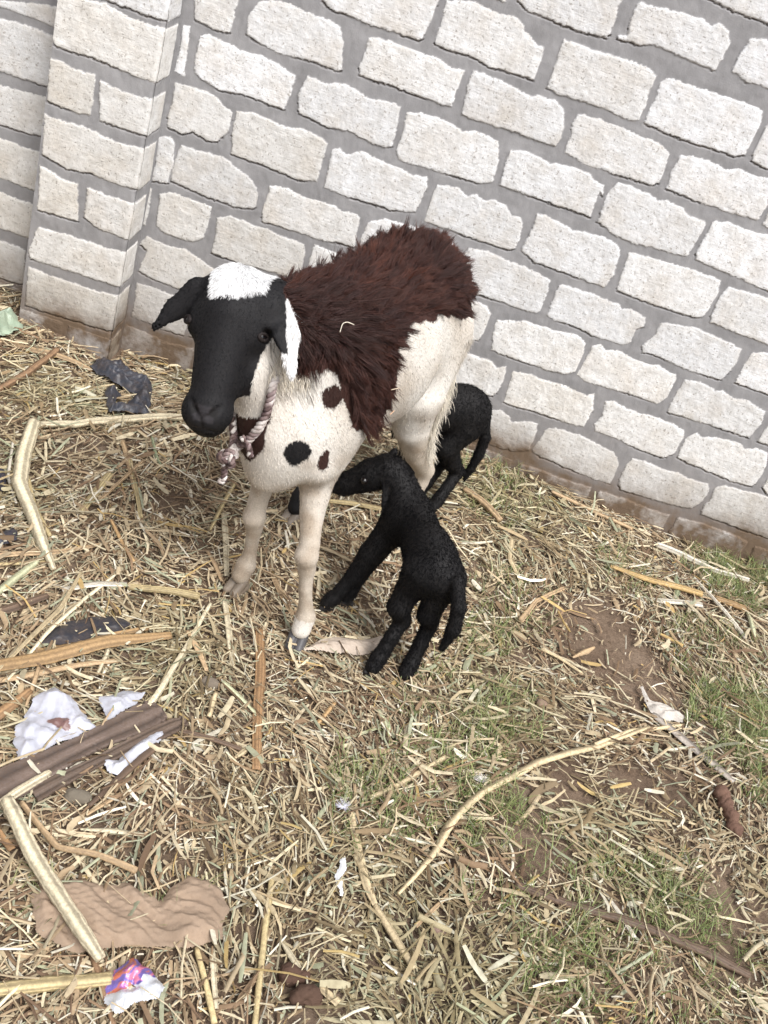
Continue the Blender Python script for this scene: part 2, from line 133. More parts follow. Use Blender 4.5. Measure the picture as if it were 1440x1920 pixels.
STALKS=[["cane_stalk", "pale split cane stalk snapped into a hook at the left, crossing beneath the ewe muzzle", "pale", [[-0.5193, -0.3468, 0.0112], [-0.662, -0.4919, 0.0121], [-0.7287, -0.6074, 0.0103], [-0.8059, -0.6598, 0.0087]], 0], ["cane_stalk", "thick pale cane stalk running down the left edge from the snapped corner", "pale", [[-0.8126, -0.67, 0.0161], [-0.7761, -0.8109, 0.018], [-0.736, -0.9213, 0.0173], [-0.6564, -1.0198, 0.0144], [-0.6073, -1.0852, 0.0129], [-0.5544, -1.1501, 0.0057]], 0], ["cane_stalk", "thin yellow stalk lying tight beside the thick pale cane at the left", "yellow", [[-0.7372, -0.8727, 0.0057], [-0.6738, -0.9719, 0.0055], [-0.6049, -1.0509, 0.0047]], 0], ["leaf_sheath", "long tan leaf sheath running from the left edge towards the black rag", "tan", [[-1.0975, -0.2976, 0.012], [-0.9881, -0.2794, 0.0135], [-0.9013, -0.2584, 0.0121], [-0.8244, -0.236, 0.0092]], 1], ["cane_stalk", "brown stalk crossing the tan sheath near the left wall foot", "brown", [[-0.9653, -0.5749, 0.009], [-0.9357, -0.4312, 0.0101], [-0.9317, -0.2445, 0.0099]], 0], ["cane_stalk", "short yellow cane piece with a grey broken end, left of the ewe front hooves", "yellow", [[-0.3962, -1.1239, 0.0075], [-0.3275, -1.1047, 0.0082], [-0.2483, -1.0784, 0.0089]], 0], ["leaf_sheath", "grey white dry sheath joined end to end with the short yellow cane", "white", [[-0.5151, -1.1945, 0.0079], [-0.4574, -1.1468, 0.008], [-0.4012, -1.1169, 0.0081]], 1], ["leaf_sheath", "wide tan leaf sheath lying level at the left edge, upper of the pair", "tan", [[-0.6774, -1.177, 0.0079], [-0.5867, -1.0982, 0.0087], [-0.49, -0.9993, 0.0048]], 1], ["leaf_sheath", "dull yellow leaf sheath lying level at the left edge, lower of the pair", "yellow", [[-0.6655, -1.2017, 0.0056], [-0.6011, -1.1484, 0.0057], [-0.5612, -1.1002, 0.0047]], 1], ["leaf_sheath", "broad ochre leaf sheath under the black plastic sheet", "ochre", [[-0.5364, -1.4706, 0.0152], [-0.457, -1.3963, 0.0177], [-0.3706, -1.3071, 0.0173], [-0.2648, -1.2231, 0.0101]], 1], ["leaf_sheath", "tan leaf sheath lying just below the broad ochre one", "tan", [[-0.5233, -1.4982, 0.0075], [-0.4284, -1.4118, 0.0078], [-0.3371, -1.3352, 0.0064]], 1], ["leaf_sheath", "straight orange brown reed lying upright in the picture below the ewe", "orange", [[-0.097, -1.1047, 0.01], [-0.0652, -1.23, 0.0112], [-0.0383, -1.3516, 0.0107], [-0.0031, -1.5002, 0.0091]], 1], ["leaf_sheath", "pale flat stalk standing up beside the ewe far front hoof", "pale", [[-0.2888, -0.7335, 0.0066], [-0.2535, -0.8419, 0.0077], [-0.2139, -0.9649, 0.0061]], 1], ["leaf_sheath", "pale flat stalk below the ewe far front hoof", "pale", [[-0.1934, -1.057, 0.006], [-0.1579, -1.1464, 0.0075], [-0.1225, -1.2424, 0.005]], 1], ["cane_stalk", "thin bent pale stalk leading down to the white plastic scraps", "pale", [[-0.2188, -1.0848, 0.0041], [-0.2252, -1.2284, 0.005], [-0.232, -1.3811, 0.0063], [-0.2421, -1.4514, 0.0072]], 0], ["cane_stalk", "short brown yellow stalk lying among the litter left of the ewe", "ochre", [[-0.5106, -0.9231, 0.0043], [-0.4611, -0.9816, 0.0049], [-0.4136, -1.0345, 0.0054]], 0], ["cane_stalk", "thin yellow stalk left of the ewe chest, pointing down", "yellow", [[-0.5594, -0.6644, 0.0047], [-0.5107, -0.7616, 0.0052], [-0.4554, -0.8774, 0.005]], 0], ["cane_stalk", "slim yellow stalk leaning beside the ewe chest", "yellow", [[-0.3008, -0.5922, 0.0055], [-0.2998, -0.715, 0.0053], [-0.2983, -0.8265, 0.0045]], 0], ["cane_stalk", "thin tan stalk slanting up right in the litter between black rag and ewe", "tan", [[-0.5316, -0.6423, 0.0041], [-0.5443, -0.7527, 0.0046], [-0.5636, -0.8616, 0.0044]], 0], ["leaf_sheath", "split yellow green stalk piece in the litter below the hooked cane", "yellow", [[-0.5816, -0.7459, 0.0105], [-0.582, -0.8488, 0.0102], [-0.5846, -0.9301, 0.0074]], 1], ["cane_stalk", "long knotted straw stalk slanting across the ground right of centre", "straw", [[0.8179, -0.9977, 0.0043], [0.6951, -1.111, 0.0065], [0.5472, -1.2379, 0.0079], [0.4415, -1.3674, 0.0075], [0.3974, -1.4403, 0.0073], [0.3762, -1.4864, 0.0087], [0.3626, -1.5395, 0.007], [0.3311, -1.6109, 0.0044], [0.305, -1.6623, 0.0033]], 0], ["cane_stalk", "second thinner straw stalk lying against the upper end of the long knotted one", "straw", [[0.9033, -0.9536, 0.0038], [0.7749, -1.0273, 0.0055], [0.6826, -1.1164, 0.0047]], 0], ["leaf_sheath", "pale flat stalk slanting down to the right at the bottom centre", "straw", [[0.1892, -1.5208, 0.006], [0.2156, -1.5887, 0.0088], [0.2482, -1.6694, 0.0085], [0.2687, -1.7002, 0.0056]], 1], ["cane_stalk", "yellow stalk carrying on from the pale flat stalk at the bottom centre", "straw", [[0.2687, -1.7002, 0.0056], [0.3104, -1.7511, 0.0073], [0.3504, -1.801, 0.0053]], 0], ["cane_stalk", "slim yellow stalk lying upright at the bottom centre left", "yellow", [[0.0826, -1.7148, 0.005], [0.0932, -1.8106, 0.0053], [0.1114, -1.9223, 0.005], [0.1213, -1.9874, 0.0048]], 0], ["leaf_sheath", "pale split stalk lying over the left end of the dark plank", "pale", [[-0.3935, -1.7688, 0.0071], [-0.3726, -1.7231, 0.0091], [-0.34, -1.6627, 0.0075]], 1], ["cane_stalk", "thick pale cane lying over the brown cloth at the bottom left", "pale", [[-0.376, -1.7601, 0.0116], [-0.3042, -1.8322, 0.013], [-0.2205, -1.9035, 0.0125], [-0.1679, -1.9461, 0.0122], [-0.1294, -1.9745, 0.0081]], 0], ["cane_stalk", "thick yellow cane lying level at the bottom left corner", "yellow", [[-0.2585, -2.0586, 0.01], [-0.1865, -2.0212, 0.011], [-0.1058, -1.9858, 0.0104]], 0], ["cane_stalk", "brown stalk pointing down from the thick pale cane beside the foil wrapper", "brown", [[-0.1638, -1.9351, 0.0049], [-0.1224, -1.9859, 0.0052], [-0.0745, -2.0527, 0.0039]], 0], ["cane_stalk", "bent tan stalk under the dark plank at the left", "tan", [[-0.3582, -1.7378, 0.0045], [-0.2677, -1.8014, 0.0053], [-0.2023, -1.7929, 0.0053], [-0.1343, -1.796, 0.0062]], 0], ["cane_stalk", "yellow green stalk lying upright below the brown cloth, left of its pair", "yellow", [[-0.0, -1.893, 0.0046], [0.0298, -1.9434, 0.0049], [0.0617, -2.0035, 0.0048]], 0], ["leaf_sheath", "pale stalk lying upright below the brown cloth, right of its pair", "pale", [[0.0231, -1.8841, 0.0051], [0.0423, -1.9389, 0.0049], [0.0577, -1.9786, 0.0036]], 1], ["cane_stalk", "white green cane near the wall foot at the right", "white", [[0.9126, -0.1142, 0.0105], [1.0014, -0.1338, 0.0104], [1.1003, -0.1551, 0.0096], [1.2013, -0.1467, 0.008]], 0], ["cane_stalk", "golden stalk lying below the white green cane at the right", "gold", [[0.7419, -0.3763, 0.0052], [0.8071, -0.3741, 0.0082], [0.9399, -0.3546, 0.0098], [1.0193, -0.3508, 0.0098]], 0], ["cane_stalk", "brown gold stalk following on towards the right edge", "ochre", [[1.0608, -0.3426, 0.0083], [1.1181, -0.3371, 0.0099], [1.164, -0.3366, 0.0091]], 0], ["leaf_sheath", "broad white flat stalk on the bare soil at the right", "white", [[0.8009, -0.4721, 0.0044], [0.8809, -0.4499, 0.0095], [1.0166, -0.3959, 0.0112]], 1], ["cane_stalk", "thin straight white green stem slanting down at the right edge", "white", [[1.0154, -0.2438, 0.0047], [1.0648, -0.3687, 0.006], [1.1303, -0.4935, 0.0058]], 0], ["cane_stalk", "short tan cane behind the two lambs near the wall", "tan", [[0.2978, -0.2365, 0.01], [0.3552, -0.2768, 0.0107], [0.4135, -0.3364, 0.0098]], 0], ["cane_stalk", "level yellow stalk on the ground between ewe and suckling lamb", "yellow", [[-0.0579, -0.5463, 0.0063], [0.0091, -0.521, 0.0071], [0.0826, -0.494, 0.0071]], 0], ["wooden_stick", "weathered grey stick lying slanted at the right", "greywood", [[0.8313, -0.9436, 0.0113], [0.9177, -1.0057, 0.0123], [0.9828, -1.0558, 0.0121], [1.0141, -1.0862, 0.0084]], 1], ["wooden_stick", "long dark brown stick half buried in straw at the bottom right", "darkwood", [[0.5159, -1.5629, 0.0079], [0.6409, -1.5656, 0.0089], [0.7677, -1.565, 0.0089], [0.9049, -1.5723, 0.0109], [0.9782, -1.5893, 0.0079]], 0], ["leaf_sheath", "curled pale leaf sheath on the straw right of the lambs", "straw", [[0.455, -0.4054, 0.0088], [0.4547, -0.5077, 0.0086], [0.4883, -0.6052, 0.0069]], 1], ["wooden_stick", "dark stick slanting below the white plastic scraps", "darkwood", [[-0.2553, -1.695, 0.0041], [-0.227, -1.616, 0.0067], [-0.1911, -1.5256, 0.0074]], 0], ["wooden_stick", "dark brown stick lying right of the plank end", "darkwood", [[-0.1837, -1.4656, 0.0041], [-0.1176, -1.4645, 0.0056], [-0.0444, -1.4658, 0.0046]], 0], ["leaf_sheath", "orange brown stalk stub at the left edge above the plank", "orange", [[-0.4815, -1.5789, 0.0116], [-0.4645, -1.5342, 0.0108], [-0.4537, -1.4891, 0.008]], 1], ["leaf_sheath", "orange stub at the left edge beside the thick pale cane", "orange", [[-0.3777, -1.7957, 0.0061], [-0.3335, -1.8235, 0.0069]], 1], ["leaf_sheath", "short flat yellow chip right of the white plastic scraps", "straw", [[-0.1304, -1.3442, 0.0053], [-0.1249, -1.4054, 0.0052]], 1], ["cane_stalk", "pale straw slanting up right above the long knotted stalk", "straw", [[0.2188, -1.4771, 0.0051], [0.2734, -1.4146, 0.0052], [0.3509, -1.3147, 0.0049]], 0], ["leaf_sheath", "bent tan leaf strip right of the pale flat stalk at the bottom", "tan", [[0.4028, -1.5561, 0.0035], [0.4088, -1.6068, 0.0039], [0.3448, -1.7155, 0.0037]], 1], ["leaf_sheath", "short orange brown leaf sheath left of the orange reed top", "ochre", [[0.0836, -1.3267, 0.0049], [0.1044, -1.2612, 0.005]], 1], ["cane_stalk", "thin yellow green stalk slanting beneath the suckling lamb hind hooves", "straw", [[0.6581, -0.8836, 0.0032], [0.5896, -0.8585, 0.0039], [0.548, -0.8499, 0.0039]], 0], ["cane_stalk", "tan stalk forked on the straw right of the suckling lamb", "tan", [[0.6025, -0.5681, 0.0056], [0.5273, -0.6666, 0.0061], [0.4916, -0.7689, 0.0079]], 0], ["cane_stalk", "thin stalk propped against the wall foot at the right", "tan", [[0.5617, -0.0753, 0.0057], [0.6699, -0.067, 0.0065], [0.7417, -0.0748, 0.0065], [0.8322, -0.0816, 0.0065]], 0], ["cane_stalk", "pale stalk sweeping up from the left edge over the black plastic sheet", "straw", [[-0.5241, -1.4854, 0.003], [-0.5092, -1.3779, 0.0047], [-0.4891, -1.2694, 0.0049], [-0.4988, -1.1337, 0.0035]], 0], ["cane_stalk", "second pale stalk sweeping up beside the first at the left edge", "pale", [[-0.5014, -1.4887, 0.0025], [-0.4871, -1.3399, 0.0043], [-0.4607, -1.1971, 0.0045], [-0.4337, -1.0986, 0.0029]], 0], ["wooden_stick", "dark brown flat stick at the left edge above the pale sweeping stalks", "darkwood", [[-0.604, -1.3301, 0.0107], [-0.5689, -1.2838, 0.012], [-0.5319, -1.2295, 0.0078]], 1], ["cane_stalk", "greenish pale cane at the left edge under the tan sheaths", "palegreen", [[-0.6216, -1.2864, 0.0076], [-0.6054, -1.2173, 0.0084], [-0.5923, -1.1464, 0.0069]], 0], ["leaf_sheath", "thin white strip left of the thick pale cane near the snapped corner", "white", [[-0.8296, -0.7479, 0.0033], [-0.7783, -0.886, 0.0038], [-0.7176, -0.9731, 0.003]], 1], ["leaf_sheath", "slender grey green leaf in the litter left of the ewe muzzle", "green", [[-0.561, -0.5017, 0.0028], [-0.511, -0.6016, 0.0055], [-0.4653, -0.6556, 0.002]], 1], ["leaf_sheath", "tan flat stalk in the litter below the level pale cane", "tan", [[-0.6275, -0.5528, 0.0063], [-0.5627, -0.667, 0.0074], [-0.5091, -0.7734, 0.0052]], 1], ["leaf_sheath", "broad tan leaf between the ewe two front hooves", "tan", [[-0.1201, -0.9053, 0.005], [-0.0793, -0.9638, 0.0092], [-0.0413, -1.026, 0.0048]], 1], ["leaf_sheath", "pale narrow strip beside the ewe near foreleg, left of the lamb hoof", "pale", [[-0.0185, -0.8193, 0.0045], [0.0004, -0.9435, 0.0056]], 1], ["leaf_sheath", "tan strip slanting beside the ewe far front hoof", "tan", [[-0.2804, -0.8993, 0.005], [-0.2492, -0.9425, 0.0068], [-0.2181, -0.9943, 0.0043]], 1], ["leaf_sheath", "tan strip slanting above the flat grey stone", "tan", [[-0.2378, -1.1892, 0.0051], [-0.2021, -1.2348, 0.0073], [-0.1652, -1.2882, 0.0044]], 1], ["leaf_sheath", "long pale green strip slanting down towards the orange brown reed", "palegreen", [[-0.1273, -1.3044, 0.0038], [-0.0522, -1.3504, 0.0048], [0.0065, -1.3947, 0.0026]], 1], ["dry_leaf", "small dull yellow leaf at the left of the orange brown reed", "straw", [[-0.0516, -1.4937, 0.0015], [-0.0395, -1.468, 0.0071], [-0.0275, -1.4408, 0.0021]], 1], ["leaf_sheath", "dark ochre sheath just above the broad ochre one at the left", "ochre", [[-0.4924, -1.3906, 0.0052], [-0.3968, -1.2984, 0.0076], [-0.292, -1.2064, 0.0056]], 1], ["leaf_sheath", "pale green strip lying over the left part of the black plastic sheet", "palegreen", [[-0.469, -1.3297, 0.0038], [-0.4676, -1.377, 0.0042], [-0.4688, -1.4144, 0.0026]], 1], ["leaf_sheath", "pale strip crossing the broad ochre sheath, right of the green strip", "pale", [[-0.3744, -1.2621, 0.0033], [-0.3632, -1.3318, 0.0048], [-0.3585, -1.3948, 0.0031]], 1], ["leaf_sheath", "tan strip running down from the broad ochre sheath to the white plastic", "tan", [[-0.4724, -1.3863, 0.0037], [-0.4545, -1.4709, 0.0046], [-0.4443, -1.5263, 0.003]], 1], ["leaf_sheath", "pale strip lying across the dark plank", "white", [[-0.3709, -1.5814, 0.0015], [-0.336, -1.6116, 0.0024], [-0.3109, -1.6574, 0.0014]], 1], ["leaf_sheath", "short bent white strip across the curled white plastic scrap", "white", [[-0.2234, -1.5228, 0.0025], [-0.1911, -1.5469, 0.0034], [-0.1625, -1.5551, 0.0025]], 1], ["leaf_sheath", "tan split stalk running parallel below the dark stick", "tan", [[-0.2523, -1.7143, 0.0032], [-0.2123, -1.6418, 0.0047], [-0.163, -1.5689, 0.0029]], 1], ["leaf_sheath", "wide pale leaf strip in the litter above the brown cloth", "pale", [[-0.2502, -1.7429, 0.0023], [-0.2003, -1.7252, 0.0055], [-0.1483, -1.7156, 0.0041]], 1], ["leaf_sheath", "grey green strip in the bottom left corner beside the yellow cane", "palegreen", [[-0.2184, -1.9953, 0.002], [-0.1906, -1.9924, 0.0044], [-0.1661, -1.9914, 0.002]], 1], ["leaf_sheath", "broad split pale leaf at the bottom centre, left one of the pair of clods", "pale", [[0.126, -1.8263, 0.0035], [0.1511, -1.8542, 0.006], [0.1778, -1.8818, 0.0042]], 1], ["leaf_sheath", "blunt pale chip right of the upper soil clod", "straw", [[0.204, -1.8882, 0.0068], [0.2381, -1.9061, 0.0076]], 1], ["leaf_sheath", "white green strip low in the picture, right of the long knotted stalk end", "white", [[0.2995, -1.8046, 0.0022], [0.3294, -1.8172, 0.004], [0.3583, -1.8238, 0.0022]], 1], ["leaf_sheath", "grey green leaf lying right of the orange brown reed", "palegreen", [[0.1936, -1.2374, 0.0034], [0.2187, -1.2707, 0.0077], [0.242, -1.3015, 0.0044]], 1], ["leaf_sheath", "pale green strip lying level above the long knotted stalk", "palegreen", [[0.1442, -1.3466, 0.0027], [0.1776, -1.3142, 0.0043], [0.2093, -1.2847, 0.0027]], 1], ["leaf_sheath", "white pointed strip on the straw at the lower right", "white", [[0.6952, -1.5079, 0.0025], [0.7259, -1.5511, 0.006], [0.7495, -1.5962, 0.0049]], 1], ["leaf_sheath", "pale green blade lying flat near the right edge below the white flat stalk", "palegreen", [[1.1653, -0.3301, 0.0061], [1.1576, -0.4521, 0.0088], [1.16, -0.4754, 0.0029]], 1], ["leaf_sheath", "grey green strip crossing the white flat stalk at the right", "green", [[0.9543, -0.2574, 0.0046], [0.9531, -0.3477, 0.0098], [0.9354, -0.4154, 0.0059]], 1], ["leaf_sheath", "tan chip in the middle of the bare soil at the right", "tan", [[0.6305, -0.8379, 0.0032], [0.6652, -0.7957, 0.0092], [0.6893, -0.7629, 0.0033]], 1], ["leaf_sheath", "tan flat strip slanting at the right below the bare soil", "tan", [[0.8988, -0.5743, 0.0042], [0.9331, -0.634, 0.0069], [0.9502, -0.6848, 0.0034]], 1], ["cane_stalk", "thin pale stalk slanting over the bare soil at the right", "pale", [[0.5474, -0.8363, 0.0026], [0.617, -0.8547, 0.0032], [0.6855, -0.8663, 0.0026]], 0]]
SCRAPS={"plastA":[[-0.441,-1.51],[-0.42,-1.468],[-0.382,-1.471],[-0.351,-1.502],[-0.306,-1.531],[-0.346,-1.582],[-0.375,-1.636],[-0.395,-1.664],[-0.421,-1.63],[-0.44,-1.585],[-0.433,-1.543]],"plastB":[[-0.33,-1.445],[-0.296,-1.416],[-0.253,-1.396],[-0.256,-1.442],[-0.278,-1.478],[-0.293,-1.51],[-0.311,-1.49]],"plastC":[[-0.278,-1.597],[-0.268,-1.588],[-0.246,-1.58],[-0.231,-1.536],[-0.215,-1.507],[-0.189,-1.468],[-0.182,-1.492],[-0.204,-1.553],[-0.228,-1.62],[-0.257,-1.616]],"cloth":[[-0.274,-1.896],[-0.264,-1.864],[-0.222,-1.841],[-0.176,-1.836],[-0.14,-1.812],[-0.105,-1.826],[-0.085,-1.831],[-0.079,-1.802],[-0.057,-1.773],[-0.022,-1.765],[0.006,-1.774],[0.032,-1.804],[0.031,-1.841],[0.038,-1.871],[-0.017,-1.899],[-0.095,-1.934],[-0.162,-1.961],[-0.219,-1.955],[-0.258,-1.926]],"foil":[[-0.111,-1.973],[-0.091,-1.945],[-0.059,-1.951],[-0.038,-1.962],[-0.02,-1.974],[-0.026,-1.996],[-0.058,-2.019],[-0.076,-2.041],[-0.1,-2.028],[-0.11,-1.995]],"sheet":[[-0.493,-1.369],[-0.478,-1.29],[-0.433,-1.25],[-0.367,-1.22],[-0.344,-1.231],[-0.352,-1.262],[-0.419,-1.329],[-0.481,-1.371]],"darkL1":[[-0.848,-0.862],[-0.81,-0.858],[-0.787,-0.879],[-0.761,-0.924],[-0.763,-0.946],[-0.794,-0.971]],"darkL2":[[-0.724,-1.118],[-0.697,-1.097],[-0.693,-1.054],[-0.671,-1.063],[-0.654,-1.101],[-0.672,-1.125],[-0.708,-1.151]],"greenbag":[[-1.177,-0.215],[-1.137,-0.165],[-1.112,-0.143],[-1.076,-0.17],[-1.057,-0.218],[-1.081,-0.284],[-1.126,-0.32]],"paper":[[-0.016,-1.14],[0.012,-1.117],[0.037,-1.072],[0.071,-1.052],[0.121,-1.036],[0.166,-0.998],[0.182,-1.02],[0.151,-1.078],[0.093,-1.103],[0.043,-1.121]],"greyleaf":[[0.797,-0.872],[0.814,-0.859],[0.823,-0.897],[0.869,-0.889],[0.911,-0.916],[0.905,-0.942],[0.856,-0.967],[0.818,-0.944]],"rag":[[-0.833,-0.236],[-0.835,-0.162],[-0.777,-0.119],[-0.728,-0.162],[-0.66,-0.204],[-0.619,-0.31],[-0.603,-0.389],[-0.653,-0.438],[-0.694,-0.464],[-0.725,-0.405],[-0.746,-0.332],[-0.732,-0.289],[-0.704,-0.339],[-0.689,-0.404],[-0.669,-0.392],[-0.666,-0.341],[-0.686,-0.284],[-0.743,-0.277],[-0.789,-0.265]],"white1":[[0.186,-1.636],[0.199,-1.629],[0.206,-1.652],[0.211,-1.707],[0.203,-1.71],[0.189,-1.671]],"plank":[[-0.419,-1.746],[-0.406,-1.714],[-0.286,-1.554],[-0.215,-1.431]],"plank2":[[-0.349,-1.713],[-0.266,-1.607],[-0.164,-1.438]],"stones":[[0.388,-1.703],[0.557,-1.04],[-0.149,-1.319],[-0.279,-1.686],[0.161,-1.88],[0.191,-1.914]],"clod":[[0.975,-1.131],[0.999,-1.241]],"feather":[[0.173,-1.519],[0.428,-1.341]],"wispC":[[-0.242,-1.451]]}
BARE=[(0.778, -1.199, 0.063), (0.874, -1.193, 0.052), (0.674, -0.62, 0.083), (0.715, -0.712, 0.148), (0.784, -0.802, 0.105), (0.537, -1.337, 0.065), (0.564, -1.437, 0.063), (0.978, -1.44, 0.073), (0.619, -1.237, 0.056), (0.933, -1.52, 0.081), (0.195, -1.912, 0.033), (-0.413, -0.773, 0.039)]
GRASS=[(1.233, -0.172, 0.111, 1.5), (1.1, -0.161, 0.08, 0.8), (0.455, -1.114, 0.071, 1), (0.402, -1.367, 0.085, 1.2), (1.072, -0.936, 0.101, 1.6), (0.829, -1.462, 0.062, 0.8), (0.62, -1.736, 0.055, 1.0), (0.398, -0.856, 0.051, 0.8), (0.232, -1.492, 0.061, 0.7), (0.808, -0.359, 0.075, 0.4), (0.47, -0.689, 0.081, 0.4), (0.81, -1.567, 0.119, 0.6), (0.396, -0.189, 0.094, 0.5), (0.293, -1.127, 0.07, 0.4), (1.043, -0.647, 0.111, 0.5), (1.059, -0.846, 0.078, 1), (-0.04, -1.81, 0.035, 0.5), (-0.264, -1.903, 0.033, 0.5), (0.556, -1.517, 0.101, 0.4), (-0.999, -0.324, 0.089, 0.0), (0.216, -1.403, 0.063, 0.5)]
# ------------------------------------------------------------------ the wall
PIT, Q7 = .14445, -.0869
def wall_mat():
    s=NT('limestone_and_mortar',.9,.2)
    st=s.attr('stone').outputs['Fac']; tint=s.attr('tint').outputs['Color']; dirt=s.attr('dirt').outputs['Fac']
    co=s.coord()
    n1=s.noise(9,5,.62); n2=s.noise(55,5,.7); n3=s.noise(240,3,.7)
    stain=s.ramp(n1.outputs['Fac'],[(.46,(0,0,0)),(.72,(1,1,1))])
    sc=s.mix(stain,tint,s.mix(.45,tint,(.50,.42,.32)))
    sc=s.mix(s.ramp(n2.outputs['Fac'],[(.30,(.55,.55,.55)),(.47,(1,1,1))]),s.mix(.4,sc,(.30,.27,.23)),sc)
    mo=s.noise(26,6,.68); sc=s.mix(s.ramp(mo.outputs['Fac'],[(.40,(1,1,1)),(.60,(0,0,0))]),sc,s.mix(.32,sc,(.40,.375,.34)))
    # chisel scratches: stretched noise rotated in the wall plane
    mp=s.n('ShaderNodeMapping'); mp.inputs['Rotation'].default_value=(0,math.radians(38),0); mp.inputs['Scale'].default_value=(28,60,260)
    s.l(co,mp.inputs[0]); sn=s.noise(1,2,.5,mp.outputs[0])
    pits=s.noise(150,2,.5)
    pm=s.ramp(pits.outputs['Fac'],[(.30,(0,0,0)),(.37,(1,1,1))])
    sc=s.mix(pm,s.mix(.6,sc,(.22,.19,.16)),sc)
    mc=s.ramp(s.noise(14,5,.6).outputs['Fac'],[(.3,(.235,.231,.235)),(.7,(.335,.329,.334))])
    mc=s.mix(s.ramp(n3.outputs['Fac'],[(.3,(.8,.8,.8)),(.6,(1,1,1))]),s.mix(.25,mc,(.1,.1,.1)),mc)
    c=s.mix(st,mc,sc)
    dn=s.mix(1,dirt,s.ramp(s.noise(7,4,.7).outputs['Fac'],[(.25,(.35,.35,.35)),(.75,(1.5,1.5,1.5))]),'MULTIPLY')
    c=s.mix(dn,c,(.15,.106,.072))
    s.l(c,s.b.inputs['Base Color'])
    h=s.n('ShaderNodeMath',operation='MULTIPLY_ADD'); s.l(sn.outputs['Fac'],h.inputs[0]); h.inputs[1].default_value=.35; s.l(n2.outputs['Fac'],h.inputs[2])
    hh=s.n('ShaderNodeMath',operation='MULTIPLY'); s.l(h.outputs[0],hh.inputs[0])
    k=s.n('ShaderNodeMath',operation='MULTIPLY_ADD'); s.l(st,k.inputs[0]); k.inputs[1].default_value=.85; k.inputs[2].default_value=.15; s.l(k.outputs[0],hh.inputs[1])
    nb=s.bump(hh.outputs[0],.55,.0045)
    b2=s.n('ShaderNodeBump'); b2.inputs['Strength'].default_value=.45; b2.inputs['Distance'].default_value=.0015
    s.l(n3.outputs['Fac'],b2.inputs['Height']); s.l(nb,b2.inputs['Normal']); s.l(b2.outputs[0],s.b.inputs['Normal'])
    return s.m
MW=wall_mat()
def poly_sd(P,Q):
    """signed distance (inside positive) of points Q to polygon P"""
    d=np.full(len(Q),1e9); ins=np.zeros(len(Q),bool); n=len(P)
    for i in range(n):
        a=P[i]; b=P[(i+1)%n]; e=b-a; w=Q-a
        t=np.clip((w@e)/(e@e+1e-12),0,1)
        dd=w-t[:,None]*e
        d=np.minimum(d,(dd**2).sum(1))
        c=(a[1]>Q[:,1])!=(b[1]>Q[:,1])
        xi=a[0]+(Q[:,1]-a[1])*(b[0]-a[0])/(b[1]-a[1]+1e-12)
        ins^=c&(Q[:,0]<xi)
    d=np.sqrt(d)
    return np.where(ins,d,-d)
def wall_grid(stones,x0,x1,z0,z1,res,seed=0,uneven=True):
    """heights, stone mask, tint and dirt on a grid of the wall face"""
    nx=int(round((x1-x0)/res))+1; nz=int(round((z1-z0)/res))+1
    X,Z=np.meshgrid(np.linspace(x0,x1,nx),np.linspace(z0,z1,nz))
    wx=X+.0045*(fbm(X*55,Z*55,3+seed)-.5)+.0032*(vnoise(X*170,Z*170,9)-.5)+.0014*(vnoise(X*420,Z*420,19)-.5)
    wz=Z+.0055*(fbm(X*50,Z*50,4+seed)-.5)+.0036*(vnoise(X*160,Z*160,10)-.5)+.0014*(vnoise(X*400,Z*400,20)-.5)
    sd=np.full(X.shape,-1.0); idx=np.full(X.shape,-1)
    for k,(P,*_) in enumerate(stones):
        P=np.array(P,float)
        i0,i1=np.searchsorted(X[0],[P[:,0].min()-.03,P[:,0].max()+.03]); j0,j1=np.searchsorted(Z[:,0],[P[:,1].min()-.03,P[:,1].max()+.03])
        if i1<=i0 or j1<=j0: continue
        s=(slice(j0,j1),slice(i0,i1))
        v=poly_sd(P,np.c_[wx[s].ravel(),wz[s].ravel()]).reshape(X[s].shape)
        b=v>sd[s]; sd[s]=np.where(b,v,sd[s]); idx[s]=np.where(b,k,idx[s])
    mask=np.clip(sd/.0016+.5,0,1)
    tints=np.array([s[1] for s in stones]+[(.5,.5,.5)]); proud=np.array([s[2] for s in stones]+[0.])
    tint=tints[idx]
    edge=1-np.exp(-np.clip(sd,0,1)/.003)
    h=mask*(.0005+.0014*edge+.5*proud[idx])+mask*.0020*(fbm(X*40,Z*40,31)-.5)+mask*.0008*(vnoise(X*150,Z*150,33)-.5)
    h+=(1-mask)*(.0035*(fbm(X*14,Z*14,41)-.5)+.0012*(vnoise(X*110,Z*60,43)-.5))
    # hairline shrinkage gaps under some stones: a narrow groove just outside the edge, mostly below
    gz=np.gradient(sd,axis=0)/res
    crack=np.exp(-((sd+.0022)/.0013)**2)*(gz>.55)*np.clip((vnoise(X*9,Z*16,51)-.40)*6,0,1)
    h-=crack*.010
    dirt=np.clip(1-(Z-(.02+.05*(vnoise(X*5,X*0,61)-.5)))/.13,0,1)**1.4+.38*np.clip(1-Z/.5,0,1)**2
    dirt=dirt*(.75+.5*(fbm(X*9,Z*9,63)-.35))
    hard=np.clip(1-(Z-.035)/.03,0,1)                          # the lowest course is caked with soil
    dirt=np.clip(np.maximum(dirt,hard*.93),0,1)+.8*crack
    return X,Z,h,mask,tint,np.clip(dirt,0,1)
def grid_faces(nz,nx,off=0):
    i=np.arange(nz*nx).reshape(nz,nx)+off
    return np.stack([i[:-1,:-1],i[:-1,1:],i[1:,1:],i[1:,:-1]],-1).reshape(-1,4)
